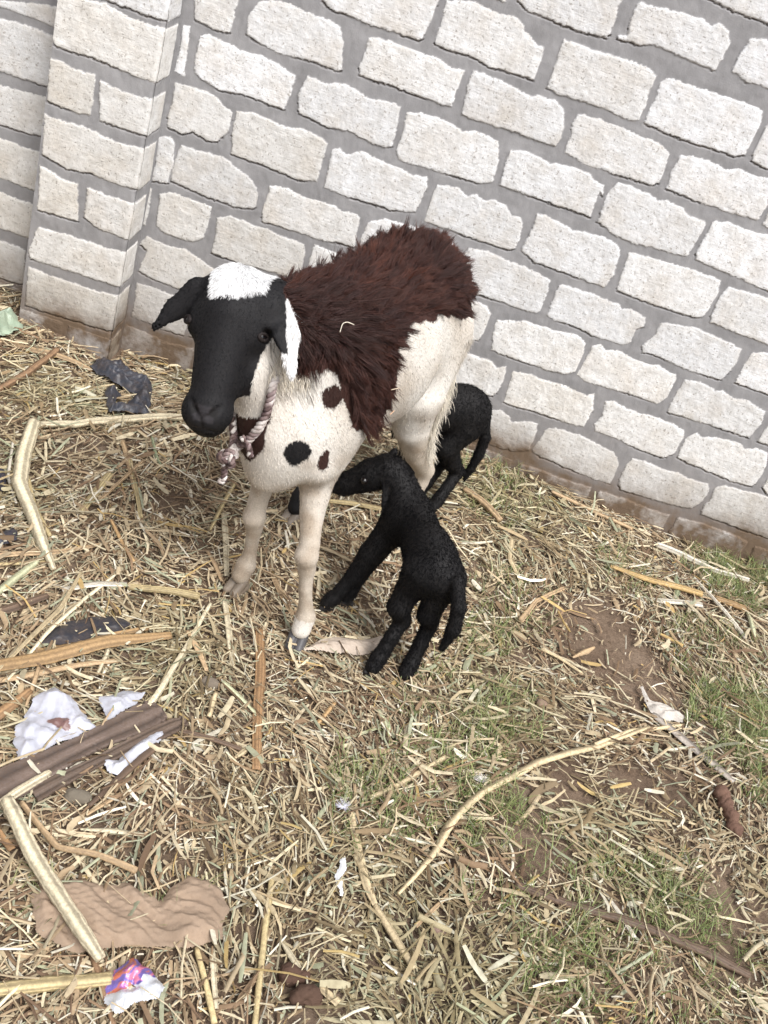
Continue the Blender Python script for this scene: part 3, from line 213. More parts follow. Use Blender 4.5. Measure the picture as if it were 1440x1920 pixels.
def stone_look(k,x=0,z=1):
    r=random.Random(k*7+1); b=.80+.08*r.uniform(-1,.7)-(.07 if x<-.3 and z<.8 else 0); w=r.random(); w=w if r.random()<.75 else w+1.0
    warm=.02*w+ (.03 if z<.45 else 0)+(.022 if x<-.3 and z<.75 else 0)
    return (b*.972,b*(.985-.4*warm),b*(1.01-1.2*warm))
XW0,XW1,ZW1=-2.6,3.0,2.35
rows={}
stones=[]
for k,(row,pts) in enumerate(BLOCKS):
    P=np.array(pts)/1000.; c=P.mean(0)
    rows.setdefault(row,[]).append((P[:,0].min(),P[:,0].max()))
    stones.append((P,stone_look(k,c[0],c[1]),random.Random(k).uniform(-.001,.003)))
def auto(row,xa,xb):
    z0=Q7+row*PIT; k=len(stones)+500; r=random.Random(row*31+int(xa*1000))
    h=.112+r.uniform(-.006,.006)
    if xb-xa<.03: return
    P=[]
    for t in (0,.33,.66,1): P.append((xa+(xb-xa)*t,z0+h+r.uniform(-.006,.006)))
    P.append((xb+r.uniform(-.004,.004),z0+h*.5))
    for t in (1,.66,.33,0): P.append((xa+(xb-xa)*t,z0+r.uniform(-.003,.003)))
    P.append((xa+r.uniform(-.004,.004),z0+h*.5))
    P=np.array(P); c=P.mean(0)
    cutc=.012; 
    stones.append((P,stone_look(k+len(stones),c[0],c[1]),r.uniform(-.001,.003)))
for row in range(-1,17):
    iv=sorted(rows.get(row,[])); cur=XW0-.3-.13*(row%2)
    pts=iv+[(XW1+.6,XW1+.7)]
    for a,b in pts:
        while a-cur>.06:
            L=min(.245,a-cur-.02)
            if a-cur-.02-L<.07 and a-cur-.02>L: L=(a-cur-.02)*.5 if a-cur>.3 else a-cur-.02
            s0=cur+.012; s1=cur+L-.002
            auto(row,s0,min(s1,a-.014)); cur+=L+.012
        cur=max(cur,b)
wall=tag(empty('block_wall',(0,0,0)),'rough white limestone block wall with grey mortar joints behind the animals','wall')
def add_panel(name,x0,x1,z0,z1,res,off,depthback=0):
    X,Z,h,mask,tint,dirt=wall_grid(stones,x0,x1,z0,z1,res)
    V=np.stack([X,off-h,Z],-1).reshape(-1,3); nz,nx=X.shape
    F=grid_faces(nz,nx)
    return V,F,mask.ravel(),tint.reshape(-1,3),dirt.ravel()
parts=[add_panel('a',-1.56,1.62,-.12,1.42,.0027,0.0),
       add_panel('b',XW0,-1.56,-.12,1.42,.007,0.0),
       add_panel('c',1.62,XW1,-.12,1.42,.007,0.0),
       add_panel('d',XW0,XW1,1.42,ZW1,.007,0.0)]
V=[];F=[];M=[];T=[];D=[];o=0
for v,f,mm,tt,dd in parts:
    V.append(v);F.append(f+o);M.append(mm);T.append(tt);D.append(dd);o+=len(v)
# plain back and ends of the wall
bx=np.array([(XW0,.001,-.12),(XW1,.001,-.12),(XW1,.001,ZW1),(XW0,.001,ZW1),(XW0,.12,-.12),(XW1,.12,-.12),(XW1,.12,ZW1),(XW0,.12,ZW1)])
V.append(bx);F.append(np.array([(5,4,7,6),(0,3,7,4),(1,5,6,2),(3,2,6,7)])+o);M.append(np.zeros(8));T.append(np.full((8,3),.5));D.append(np.zeros(8))
mesh_np('stonework',np.vstack(V),np.vstack(F),MW,wall,True,dict(stone=np.concatenate(M),tint=np.vstack(T),dirt=np.concatenate(D)))
# pilaster: front face at y=-.12, right flank facing the yard, left flank
PX0,PX1,PD=-1.100,-.822,.12
ps=[(np.array(p)/1000.,stone_look(900+k,-.9,.3),.001) for k,p in enumerate(PILB)]
ps=[(np.clip(P,[PX0-.02,-1],[PX1+.03,9]),t,a) for P,t,a in ps]
ps=[(np.c_[np.where(P[:,0]>PX1-.045,PX1+.03,P[:,0]),P[:,1]],t,a) if P[:,0].max()>PX1-.05 else (P,t,a) for P,t,a in ps]
fl=[];zr=[]
for P,t,a in ps:                                             # stones that reach the arris show their end on the flank
    if P[:,0].max()>PX1-.05:
        right=P[P[:,0]>PX1-.06]; fl.append((right[:,1].min(),right[:,1].max(),t))
for r in range(-1,1): fl.append((Q7+r*PIT,Q7+r*PIT+.112,(.7,.62,.5)))
for r in range(7,17):
    z0=Q7+r*PIT; t=stone_look(77+r)
    if r>=7:
        if z0>max(p[0][:,1].max() for p in ps)-.03: ps.append((np.array([(PX0,z0),(PX0+.02,z0+.11),(PX1+.03,z0+.112),(PX1+.03,z0)]),t,.001)); fl.append((z0,z0+.112,t))
for r in (-1,0):
    z0=Q7+r*PIT; ps.append((np.array([(PX0,z0),(PX0,z0+.112),(PX0+.13,z0+.115),(PX0+.135,z0)]),stone_look(5+r),.0)); ps.append((np.array([(PX0+.15,z0),(PX0+.15,z0+.112),(PX1+.03,z0+.112),(PX1+.03,z0)]),stone_look(8+r),.0))
pil=[];res=.0027
X,Z,h,mask,tint,dirt=wall_grid(ps,PX0,PX1,-.12,1.5,res,7)
arr=np.clip((PX1-X)/.012,0,1); 
rnd=.006*(1-arr)**2+.004*(1-arr)*vnoise(Z*40,Z*0,71)
Vf=np.stack([X,-PD-h*np.clip((PX1-X)/.003,0,1)+rnd,Z],-1); Vf[:,-1,0]-=.003*vnoise(Z[:,-1]*60,Z[:,-1]*0,72)
fs=[(np.array([(-.03,a),(-.03,b),(PD-.020-.002*k,b-.002),(PD-.018,a+.003)]),tuple(t),.001) for k,(a,b,t) in enumerate(fl)]
Y2,Z2,h2,mask2,tint2,dirt2=wall_grid(fs,0,PD+.004,-.12,1.5,res,9)
jo=np.clip(Y2/.003,0,1)
Vs=np.stack([PX1+h2*jo,-PD+Y2,Z2],-1); Vs[:,0,:]=Vf[:,-1,:][:len(Vs)]
Vl=np.stack([np.full_like(Y2,PX0),Y2*0-PD+Y2,Z2],-1)
nz,nx=X.shape; nz2,nx2=Y2.shape
V=np.vstack([Vf.reshape(-1,3),Vs.reshape(-1,3),Vl.reshape(-1,3)])
F=np.vstack([grid_faces(nz,nx),grid_faces(nz2,nx2,nz*nx),grid_faces(nz2,nx2,nz*nx+nz2*nx2)[:,::-1]])
mesh_np('pilaster',V,F,MW,wall,True,dict(stone=np.concatenate([mask.ravel(),mask2.ravel(),mask2.ravel()*0]),tint=np.vstack([tint.reshape(-1,3),tint2.reshape(-1,3),tint2.reshape(-1,3)]),dirt=np.concatenate([dirt.ravel(),dirt2.ravel(),dirt2.ravel()])))

# added return wall, unseen beyond the left edge of the picture, shades the left
RX0=-1.62
rs=[]
for r in range(-1,18):
    z0=Q7+r*PIT; c=-.3-.12*(r%2)
    while c<3.4: rs.append((np.array([(c,z0),(c+.004,z0+.112),(c+.24,z0+.115),(c+.243,z0+.002)]),stone_look(r*31+int(c*50)),.001)); c+=.258
Y3,Z3,h3,m3,t3,d3=wall_grid(rs,0,3.2,-.12,ZW1,.008,3)
V=np.vstack([np.stack([RX0+h3,-Y3,Z3],-1).reshape(-1,3),[(RX0-.12,-.002,-.12),(RX0-.12,-3.2,-.12),(RX0-.12,-3.2,ZW1),(RX0-.12,-.002,ZW1)]])
n3,k3=Y3.shape; a=n3*k3; e0,e1=k3-1,a-1
F=np.vstack([grid_faces(n3,k3)[:,::-1],[(a,a+1,a+2,a+3),(a,0,(n3-1)*k3,a+3),(a+1,a+2,e1,e0),(a+2,a+3,(n3-1)*k3,e1)]])
pad=lambda q_,c:np.concatenate([q_,np.full((4,)+q_.shape[1:],c)])
mesh_np('added_shade_wall',V,F,MW,wall,True,dict(stone=pad(m3.ravel(),0.),tint=pad(t3.reshape(-1,3),.5),dirt=pad(d3.ravel(),0.)))
# ------------------------------------------------------------------ the ground
def soil_mat():
    s=NT('dry_soil',.95,.15)
    n1=s.noise(4,5,.65); n2=s.noise(60,5,.7); n3=s.noise(400,3,.7)
    c=s.ramp(n1.outputs['Fac'],[(.3,(.135,.092,.064)),(.55,(.205,.148,.105)),(.75,(.27,.205,.152))])
    c=s.mix(s.ramp(n2.outputs['Fac'],[(.35,(0,0,0)),(.6,(1,1,1))]),s.mix(.45,c,(.055,.035,.024)),c)
    c=s.mix(s.ramp(n3.outputs['Fac'],[(.62,(0,0,0)),(.70,(1,1,1))]),c,s.mix(.5,c,(.42,.34,.25)))
    s.l(c,s.b.inputs['Base Color'])
    h=s.n('ShaderNodeMath',operation='MULTIPLY_ADD'); s.l(n3.outputs['Fac'],h.inputs[0]); h.inputs[1].default_value=.3; s.l(n2.outputs['Fac'],h.inputs[2])
    s.bump(h.outputs[0],.9,.008); return s.m
xs=np.concatenate([np.linspace(-40,-2.2,14)[:-1],np.arange(-2.2,2.8,.02),np.linspace(2.8,40,14)])
ys=np.concatenate([np.linspace(-40,-3.6,14)[:-1],np.arange(-3.6,.3,.02),np.linspace(.3,40,14)])
X,Y=np.meshgrid(xs,ys); Z=H(X,Y)+.006*(fbm(X*25,Y*25,81)-.5)-.004
ground=mesh_np('ground',np.stack([X,Y,Z],-1).reshape(-1,3),grid_faces(len(ys),len(xs)),soil_mat())
tag(ground,'dry brown soil of the yard covered in straw litter','ground',kind='structure')
def attr_mat(name,rough=.75,spec=.25,fib=True,trans=.0,nscale=(1,1,1)):
    s=NT(name,rough,spec); c=s.attr('col').outputs['Color']
    n=s.noise(90,3,.6)
    c=s.mix(s.ramp(n.outputs['Fac'],[(.3,(0,0,0)),(.65,(1,1,1))]),s.mix(.35,c,(.12,.08,.045)),c)
    s.l(c,s.b.inputs['Base Color'])
    if trans:
        s.b.inputs['Subsurface Weight'].default_value=0
    return s.m
MSTRAW=attr_mat('dry_straw'); 
PAL=[(lin(208,194,164),.19),(lin(186,168,138),.24),(lin(164,142,114),.19),(lin(136,112,88),.15),(lin(226,218,198),.08),(lin(166,168,142),.08),(lin(186,158,106),.02),(lin(112,90,72),.07)]
palc=np.array([p[0] for p in PAL]); palw=np.array([p[1] for p in PAL]); palw/=palw.sum()
BAREA=np.array(BARE)
def bareness(x,y):
    b=np.zeros(len(x))
    for cx,cy,r in BAREA:
        d=np.hypot(x-cx,(y-cy)*.8)/(r*.95)
        b=np.maximum(b,np.clip(1.45-d+.5*(vnoise(x*18,y*18,91)-.5)*2,0,1))
    return b
def scatter_region(n,dens_pow=0):
    """random points over the yard floor, dense where the picture looks, thinner further out"""
    x=rng.uniform(-1.75,2.1,n); y=rng.uniform(-2.75,-.004,n)
    half=.55+(y+2.9)*.36; core=(x>-half-.1)&(x<half+.20)&(y>-2.2)
    keep=core|(rng.random(n)<.28)
    return x[keep],y[keep]
def ribbons(n,Lm,Ls,Wm,Ws,zmax,curl=.15,tube=False,pal=None,flat=.16,seed=0,cluster=None):
    x,y=scatter_region(n) if cluster is None else cluster
    d=fbm(x*4,y*4,100+seed)
    b=bareness(x,y)
    nearwall=np.clip(1+y/.25,0,1)
    k=rng.random(len(x))<(np.clip(.35+1.3*(d-.3),.25,1)*(1-.93*b))
    x,y,d=x[k],y[k],d[k]; n=len(x)
    L=np.exp(rng.normal(np.log(Lm),Ls,n)); L=np.minimum(L,.12); W=np.exp(rng.normal(np.log(Wm),Ws,n)); W=np.minimum(W,L*.45)
    yaw=rng.random(n)*2*np.pi
    # neighbouring pieces lean to a common lay
    lay=2*np.pi*vnoise(x*1.7,y*1.7,55); kk=rng.random(n)<.35; yaw=np.where(kk,lay+rng.normal(0,.35,n),yaw)
    pit=rng.normal(0,flat,n); roll=rng.normal(0,.5,n); cv=rng.normal(0,curl,n); cz=rng.normal(0,curl*.5,n)
    z=rng.random(n)**1.3*zmax
    t=np.array([-.5,-.1,.3,.5]) if not tube else np.array([-.5,0,.5])
    P=[]
    for tt in t:
        a=yaw+cv*tt*2
        P.append(np.stack([x+np.cos(a)*L*tt*np.cos(pit),y+np.sin(a)*L*tt*np.cos(pit),z+np.sin(pit)*L*tt+cz*L*(tt*tt)],-1))
    P=np.stack(P,1)                                           # n, s, 3
    P[:,:,1]=np.minimum(P[:,:,1],-.003-.006*rng.random((n,1)))
    inp=(P[:,:,0]>-1.11)&(P[:,:,0]<-.812)&(P[:,:,1]>-.135)
    base=H(P[:,:,0],P[:,:,1])
    # keep lowest point at the surface
    P[:,:,2]=base.mean(1,keepdims=True)+.002+P[:,:,2]-np.minimum(P[:,:,2].min(1,keepdims=True),0)*(.75)
    P[:,:,2]=np.maximum(P[:,:,2],base+.001)
    ok=~inp.any(1); P=P[ok];W=W[ok];yaw=yaw[ok];roll=roll[ok];n=len(P);x=x[ok];y=y[ok]
    side=np.stack([-np.sin(yaw)*np.cos(roll),np.cos(yaw)*np.cos(roll),np.sin(roll)],-1)
    up=np.stack([np.sin(yaw)*np.sin(roll),-np.cos(yaw)*np.sin(roll),np.cos(roll)],-1)
    wp=np.array([.7,1,.95,.5]) if not tube else np.array([1,1,.9])
    s=len(t); Vt=np.empty((n,s,3,3),np.float32)
    for i in range(s):
        ww=(W*wp[i])[:,None]
        Vt[:,i,0]=P[:,i]-side*ww*.5; Vt[:,i,2]=P[:,i]+side*ww*.5
        Vt[:,i,1]=P[:,i]+up*ww*(.55 if tube else .16)
    idx=np.arange(n*s*3).reshape(n,s,3); F=[]
    for i in range(s-1):
        for j in ((0,1),(1,2)): F.append(np.stack([idx[:,i,j[0]],idx[:,i,j[1]],idx[:,i+1,j[1]],idx[:,i+1,j[0]]],-1))
    F=np.concatenate(F)
    ci=rng.choice(len(palc),n,p=palw if pal is None else pal); c=palc[ci]*(1+.18*rng.normal(size=(n,1))).clip(.55,1.5)
    g=np.clip(fbm(x*2.2+5,y*2.2,140)-.5,0,1)[:,None]*2       # greener hay in places
    c=c*(1-g*.6)+np.array(lin(140,146,100))*g*.6
    c=c*np.array([.89,.90,.905])*(.86+.28*fbm(x*3+9,y*3,177))[:,None]; c=np.repeat(c,s*3,axis=0)
    return Vt.reshape(-1,3),F,c
def merge(L):
    V=[];F=[];C=[];o=0
    for v,f,c in L: V.append(v);F.append(f+o);C.append(c);o+=len(v)
    return np.vstack(V),np.vstack(F),np.vstack(C)
DEN=1.0
chaff=merge([ribbons(int(150000*DEN),.011,.4,.0024,.4,.004,seed=1,flat=.12)])
litter=merge([ribbons(int(98000*DEN),.025,.6,.0036,.45,.011,seed=2),
              ribbons(int(30000*DEN),.045,.45,.0024,.3,.018,tube=True,seed=3,curl=.15,flat=.13),
              ribbons(int(4500*DEN),.040,.35,.0080,.3,.018,seed=4,curl=.16),
              ribbons(int(9000*DEN),.075,.3,.0036,.35,.024,tube=True,seed=6,curl=.12,flat=.10),ribbons(int(5000*DEN),.070,.3,.0062,.3,.024,seed=7,curl=.14,flat=.10)])
FEET=[(-.007,-1.10),(-.18,-1.0),(-.13,-.69),(.15,-.53),(.155,-1.13),(.232,-1.11),(.02,-.955),(.21,-.40)]
fxy=np.repeat(np.array(FEET),55,axis=0)+rng.normal(0,.034,(55*len(FEET),2))
feet=ribbons(0,.030,.5,.0030,.35,.022,seed=8,cluster=(fxy[:,0],fxy[:,1]))
V,F,C=merge([chaff,litter,feet])
tag(mesh_np('straw_litter',V,F,MSTRAW,None,True,dict(col=C)),'trampled tan straw and chopped maize leaf litter over the yard soil','straw',kind='stuff')
# green grass shoots in patches
gv=[];gf=[];gc=[];o=0
for cx,cy,r,dn in GRASS:
    n=int(9000*dn*r*r*3.1*6)
    if n<5: continue
    a=rng.random(n)*2*np.pi; rr=r*1.25*np.sqrt(rng.random(n)); rr*=1.25; x=cx+np.cos(a)*rr; y=np.minimum(cy+np.sin(a)*rr*1.2,-.01)
    k=(vnoise(x*30,y*30,120)>.42); x=x[k];y=y[k];n=len(x)
    L=rng.uniform(.015,.055,n); yaw=rng.random(n)*2*np.pi; lean=rng.uniform(.7,1.45,n); W=rng.uniform(.0012,.0030,n)
    s=4;idx=np.arange(n*s*2).reshape(n,s,2); Vt=np.empty((n,s,2,3))
    z0=H(x,y)
    px,py,pz=x.copy(),y.copy(),z0+.004
    for i in range(s):
        ang=lean*(.55+.3*i); ang=np.minimum(ang,1.6)
        sd=np.stack([-np.sin(yaw),np.cos(yaw),0*yaw],-1)*(W*(1-i/3.3))[:,None]*.5
        p=np.stack([px,py,pz],-1); Vt[:,i,0]=p-sd; Vt[:,i,1]=p+sd
        px=px+np.cos(yaw)*np.sin(ang)*L/3; py=np.minimum(py+np.sin(yaw)*np.sin(ang)*L/3,-.004); pz=pz+np.cos(ang)*L/3+.0006
    for i in range(s-1): gf.append(np.stack([idx[:,i,0],idx[:,i,1],idx[:,i+1,1],idx[:,i+1,0]],-1)+o)
    o+=n*s*2; gv.append(Vt.reshape(-1,3))
    base=np.array([lin(104,122,66),lin(128,142,84),lin(86,106,56),lin(150,152,104)])[rng.integers(0,4,n)]
    gc.append(np.repeat(base*(1+.15*rng.normal(size=(n,1))).clip(.6,1.4),s*2,axis=0))
MGR=attr_mat('grass_blade',.5,.4)
tag(mesh_np('grass',np.vstack(gv),np.vstack(gf),MGR,None,True,dict(col=np.vstack(gc))),'short green grass sprouting through the straw','grass',kind='stuff')
# ------------------------------------------------------------------ animals: implicit bodies turned into one surface
def surface_nets(D,org,h):
    nx,ny,nz=D.shape; ins=D<0
    c=np.zeros((nx-1,ny-1,nz-1),np.int8)
    for a in (0,1):
        for b in (0,1):
            for d in (0,1): c+=ins[a:nx-1+a,b:ny-1+b,d:nz-1+d]
    I,J,K=np.nonzero((c>0)&(c<8)); n=len(I)
    S=np.zeros((n,3)); N=np.zeros(n)
    for ax in range(3):
        o1,o2=[k for k in range(3) if k!=ax]
        for p in (0,1):
            for r in (0,1):
                a=[I,J,K]; q0=[x.copy() for x in a]; q0[o1]=q0[o1]+p; q0[o2]=q0[o2]+r
                q1=[x.copy() for x in q0]; q1[ax]=q1[ax]+1
                d0=D[tuple(q0)];d1=D[tuple(q1)]; m=(d0<0)!=(d1<0)
                t=np.where(m,d0/np.where(m,d0-d1,1),0)
                P=np.zeros((n,3)); P[:,ax]=t; P[:,o1]=p; P[:,o2]=r
                S+=P*m[:,None]; N+=m
    V=(np.stack([I,J,K],-1)+S/N[:,None])*h+org
    idx=np.full(c.shape,-1,np.int64); idx[I,J,K]=np.arange(n)
    F=[]
    for ax in range(3):
        o1,o2=[(1,2),(2,0),(0,1)][ax]
        sl=[slice(1,-1)]*3; sl[ax]=slice(0,D.shape[ax]-1); 
        s2=[slice(1,-1)]*3; s2[ax]=slice(1,D.shape[ax])
        A=ins[tuple(sl)];B=ins[tuple(s2)]; E=np.nonzero(A!=B)
        e=[E[0]+1,E[1]+1,E[2]+1]; e[ax]=E[ax]
        def cell(p,r):
            q=[x.copy() for x in e]; q[o1]=q[o1]-p; q[o2]=q[o2]-r; return idx[tuple(q)]
        f=np.stack([cell(1,1),cell(0,1),cell(0,0),cell(1,0)],-1); fl=B[E]
        f[fl]=f[fl][:,::-1]; F.append(f)
    return V,np.concatenate(F)
class Sdf:
    def __init__(s,lo,hi,h):
        s.lo=np.array(lo,float);s.h=h
        s.n=np.ceil((np.array(hi)-s.lo)/h).astype(int)+1; s.D=np.full(s.n,.06,np.float32)
    def box(s,lo,hi,pad=.05):
        a=np.clip(np.floor((np.array(lo)-pad-s.lo)/s.h).astype(int),0,s.n-1);b=np.clip(np.ceil((np.array(hi)+pad-s.lo)/s.h).astype(int)+1,1,s.n)
        g=[s.lo[i]+np.arange(a[i],b[i])*s.h for i in range(3)]
        return tuple(slice(a[i],b[i]) for i in range(3)),np.stack(np.meshgrid(*g,indexing='ij'),-1)
    def put(s,sl,d,k):
        A=s.D[sl]
        if k<0:                                              # carve
            k=-k; hh=np.clip(.5-.5*(A+d)/k,0,1); s.D[sl]=A*(1-hh)+(-d)*hh+k*hh*(1-hh); return
        hh=np.clip(.5+.5*(d-A)/k,0,1); s.D[sl]=d*(1-hh)+A*hh-k*hh*(1-hh)
    def cone(s,a,b,ra,rb,k=.02,flat=None):
        """tapered capsule; flat=(axis,scale): section squeezed by scale along a unit axis"""
        a=np.array(a,float);b=np.array(b,float);R=max(ra,rb)
        sl,P=s.box(np.minimum(a,b)-R,np.maximum(a,b)+R)
        e=b-a;W=P-a;t=np.clip((W@e)/(e@e+1e-12),0,1);D=W-t[...,None]*e
        r=ra+(rb-ra)*t
        if flat is not None:
            ax=np.array(flat[0],float);ax/=np.linalg.norm(ax);pj=D@ax
            D=D+ax*(pj*(1/flat[1]-1))[...,None]
            d=(np.sqrt((D**2).sum(-1))-r)*min(1,flat[1]*1.3)
        else: d=np.sqrt((D**2).sum(-1))-r
        s.put(sl,d,k)
    def ell(s,c,r,M=None,k=.02):
        """ellipsoid, rows of M are its axes"""
        c=np.array(c,float);r=np.array(r,float);R=r.max()
        sl,P=s.box(c-R,c+R); W=P-c
        if M is not None: W=W@np.array(M,float).T
        q0=np.sqrt(((W/r)**2).sum(-1)); q1=np.sqrt(((W/r**2)**2).sum(-1))+1e-9
        s.put(sl,q0*(q0-1)/q1,k)
    def chain(s,pts,k=.02):
        """a limb: one continuous tapered tube through the joints, then blended into the body"""
        A=np.array(pts,float); R=A[:,3].max()
        sl,P=s.box(A[:,:3].min(0)-R,A[:,:3].max(0)+R); d=None
        for p,r in zip(A[:-1],A[1:]):
            e=r[:3]-p[:3];W=P-p[:3];t=np.clip((W@e)/(e@e+1e-12),0,1)
            q=np.sqrt(((W-t[...,None]*e)**2).sum(-1))-(p[3]+(r[3]-p[3])*t)
            if d is None: d=q
            else:
                hh=np.clip(.5+.5*(q-d)/.006,0,1); d=q*(1-hh)+d*hh-.006*hh*(1-hh)
        s.put(sl,d,k)
    def mesh(s):
        V,F=surface_nets(s.D,s.lo,s.h)
        n=np.cross(V[F[:,2]]-V[F[:,0]],V[F[:,3]]-V[F[:,1]])
        if (V[F[:,0]]*n).sum()<0: F=F[:,::-1]
        return V,F
def smooth_mesh(V,F,it=2,lam=.5):
    for _ in range(it):
        A=np.zeros_like(V);N=np.zeros(len(V))
        for i in range(4):
            for j in (1,3):
                np.add.at(A,F[:,i],V[F[:,(i+j)%4]]);np.add.at(N,F[:,i],1)
        V=V+lam*(A/N[:,None]-V)
    return V
def frame3(F,ang):
    a=math.radians(ang); return np.array([F[0],F[1],0.]),np.array([[math.cos(a),math.sin(a),0],[math.sin(a),-math.cos(a),0],[0,0,1.]])
def to_world(fr,P): return fr[0]+np.asarray(P,float)@fr[1]      # rows: s, l, z axes
def to_local(fr,W): return (np.asarray(W,float)-fr[0])@fr[1].T
def vnormals(V,F):
    n=np.cross(V[F[:,2]]-V[F[:,0]],V[F[:,3]]-V[F[:,1]]); N=np.zeros_like(V)
    for i in range(4): np.add.at(N,F[:,i],n)
    return N/(np.linalg.norm(N,axis=1,keepdims=True)+1e-12)
def noise3(P,sc,seed=0):
    return (vnoise(P[:,0]*sc+seed*3.1,P[:,1]*sc+P[:,2]*sc*.7,seed)+vnoise(P[:,2]*sc,P[:,0]*sc-P[:,1]*sc*.8,seed+5))*.5
HAIRMAT={}
def hair_mat(name,rough,spec,var=.2):
    s=NT(name,rough,spec); c=s.attr('col').outputs['Color']
    hi=s.n('ShaderNodeHairInfo'); r=s.ramp(hi.outputs['Random'],[(0,(1-var,)*3),(1,(1+var,)*3)])
    s.l(s.mix(1,c,r,'MULTIPLY'),s.b.inputs['Base Color']); return s.m
def skin_mat(name,rough=.7,spec=.3,bscale=300):
    s=NT(name,rough,spec); c=s.attr('col').outputs['Color']; n=s.noise(bscale,3,.6)
    s.l(s.mix(s.ramp(n.outputs['Fac'],[(.3,(0,0,0)),(.7,(1,1,1))]),s.mix(.25,c,(.02,.015,.012)),c),s.b.inputs['Base Color'])
    s.bump(n.outputs['Fac'],.4,.002); return s.m
def sample(V,F,n,wt=None):
    a=np.linalg.norm(np.cross(V[F[:,2]]-V[F[:,0]],V[F[:,3]]-V[F[:,1]]),axis=1)*.5
    if wt is not None: a=a*wt
    cs=np.cumsum(a); fi=np.searchsorted(cs,rng.random(n)*cs[-1]); fi=np.minimum(fi,len(F)-1)
    u=rng.random((n,1));v=rng.random((n,1)); f=F[fi]
    w=[(1-u)*(1-v),u*(1-v),u*v,(1-u)*v]
    return fi,w,f
def hairs(name,parent,root,pts,rad,col,mat):
    """pts (n,k,3) world; rad (k,) or (n,k); col (n,3)"""
    n,k,_=pts.shape
    cv=bpy.data.hair_curves.new(name); cv.add_curves([k]*n)
    P=pts-np.array(parent.location)
    cv.attributes['position'].data.foreach_set('vector',P.astype(np.float32).ravel())
    r=cv.attributes.get('radius') or cv.attributes.new('radius','FLOAT','POINT')
    r.data.foreach_set('value',np.broadcast_to(rad,(n,k)).astype(np.float32).ravel())
    a=cv.attributes.new('col','FLOAT_COLOR','CURVE'); a.data.foreach_set('color',np.c_[col,np.ones(n)].astype(np.float32).ravel())
    cv.materials.append(mat)
    o=bpy.data.objects.new(name,cv); COL.objects.link(o); o.parent=parent
    return o
def coat(V,F,N,fw,n,length,comb,colf,rad,lift=.35,jit=.25,curl=.1,k=4):
    fi,w,f=sample(V,F,n,fw)
    P=sum(w[i]*V[f[:,i]] for i in range(4)); nn=sum(w[i]*N[f[:,i]] for i in range(4)); nn/=np.linalg.norm(nn,axis=1,keepdims=True)+1e-9
    g=comb(P,nn); g=g-nn*(g*nn).sum(1,keepdims=True); g/=np.linalg.norm(g,axis=1,keepdims=True)+1e-9
    g=g+rng.normal(0,jit,(n,3)); L=length(P)*(.7+.6*rng.random(n))
    pts=[P-nn*.0005]; d=nn*lift+g*(1-lift)*1.0; 
    for i in range(1,k):
        t=i/(k-1); dd=nn*lift*(1-t*.9)+g*(1-lift)*(.5+t); dd=dd/(np.linalg.norm(dd,axis=1,keepdims=True))+rng.normal(0,curl,(n,3))
        pts.append(pts[-1]+dd*(L/(k-1))[:,None])
    return np.stack(pts,1),colf(P),P
# ------------------------------------------------------------------ the ewe
EF=frame3((-.17,-1.03),72)
HO=np.array([-.326,-1.150,.803])                             # poll
_a=np.array([-.297,-1.275,.552])-HO; _a/=np.linalg.norm(_a)
_v=np.array([0,-2.916,1.55])-(HO+_a*.14); _v/=np.linalg.norm(_v); _c=_v-_a*(_v@_a); _c/=np.linalg.norm(_c)
_b=np.cross(_c,-_a); 
if _b[0]<0: _b=-_b
_y=math.radians(13); _c2=_c*math.cos(_y)-_b*math.sin(_y); _b2=_b*math.cos(_y)+_c*math.sin(_y)
HM=np.array([_a,_b2,_c2])                                    # rows: down the face, her left, out of the face (world)
def hw(t,b,c): return to_local(EF,HO+np.array([t,b,c])@HM)    # head coordinates -> ewe frame
HL=HM@EF[1].T                                                # head axes in the ewe frame
EARR=((.058,-.064,-.045),(.092,-.102,-.045),(.132,-.131,-.045))
EARL=((.040,.070,-.045),(.092,.110,-.028),(.158,.137,-.022))
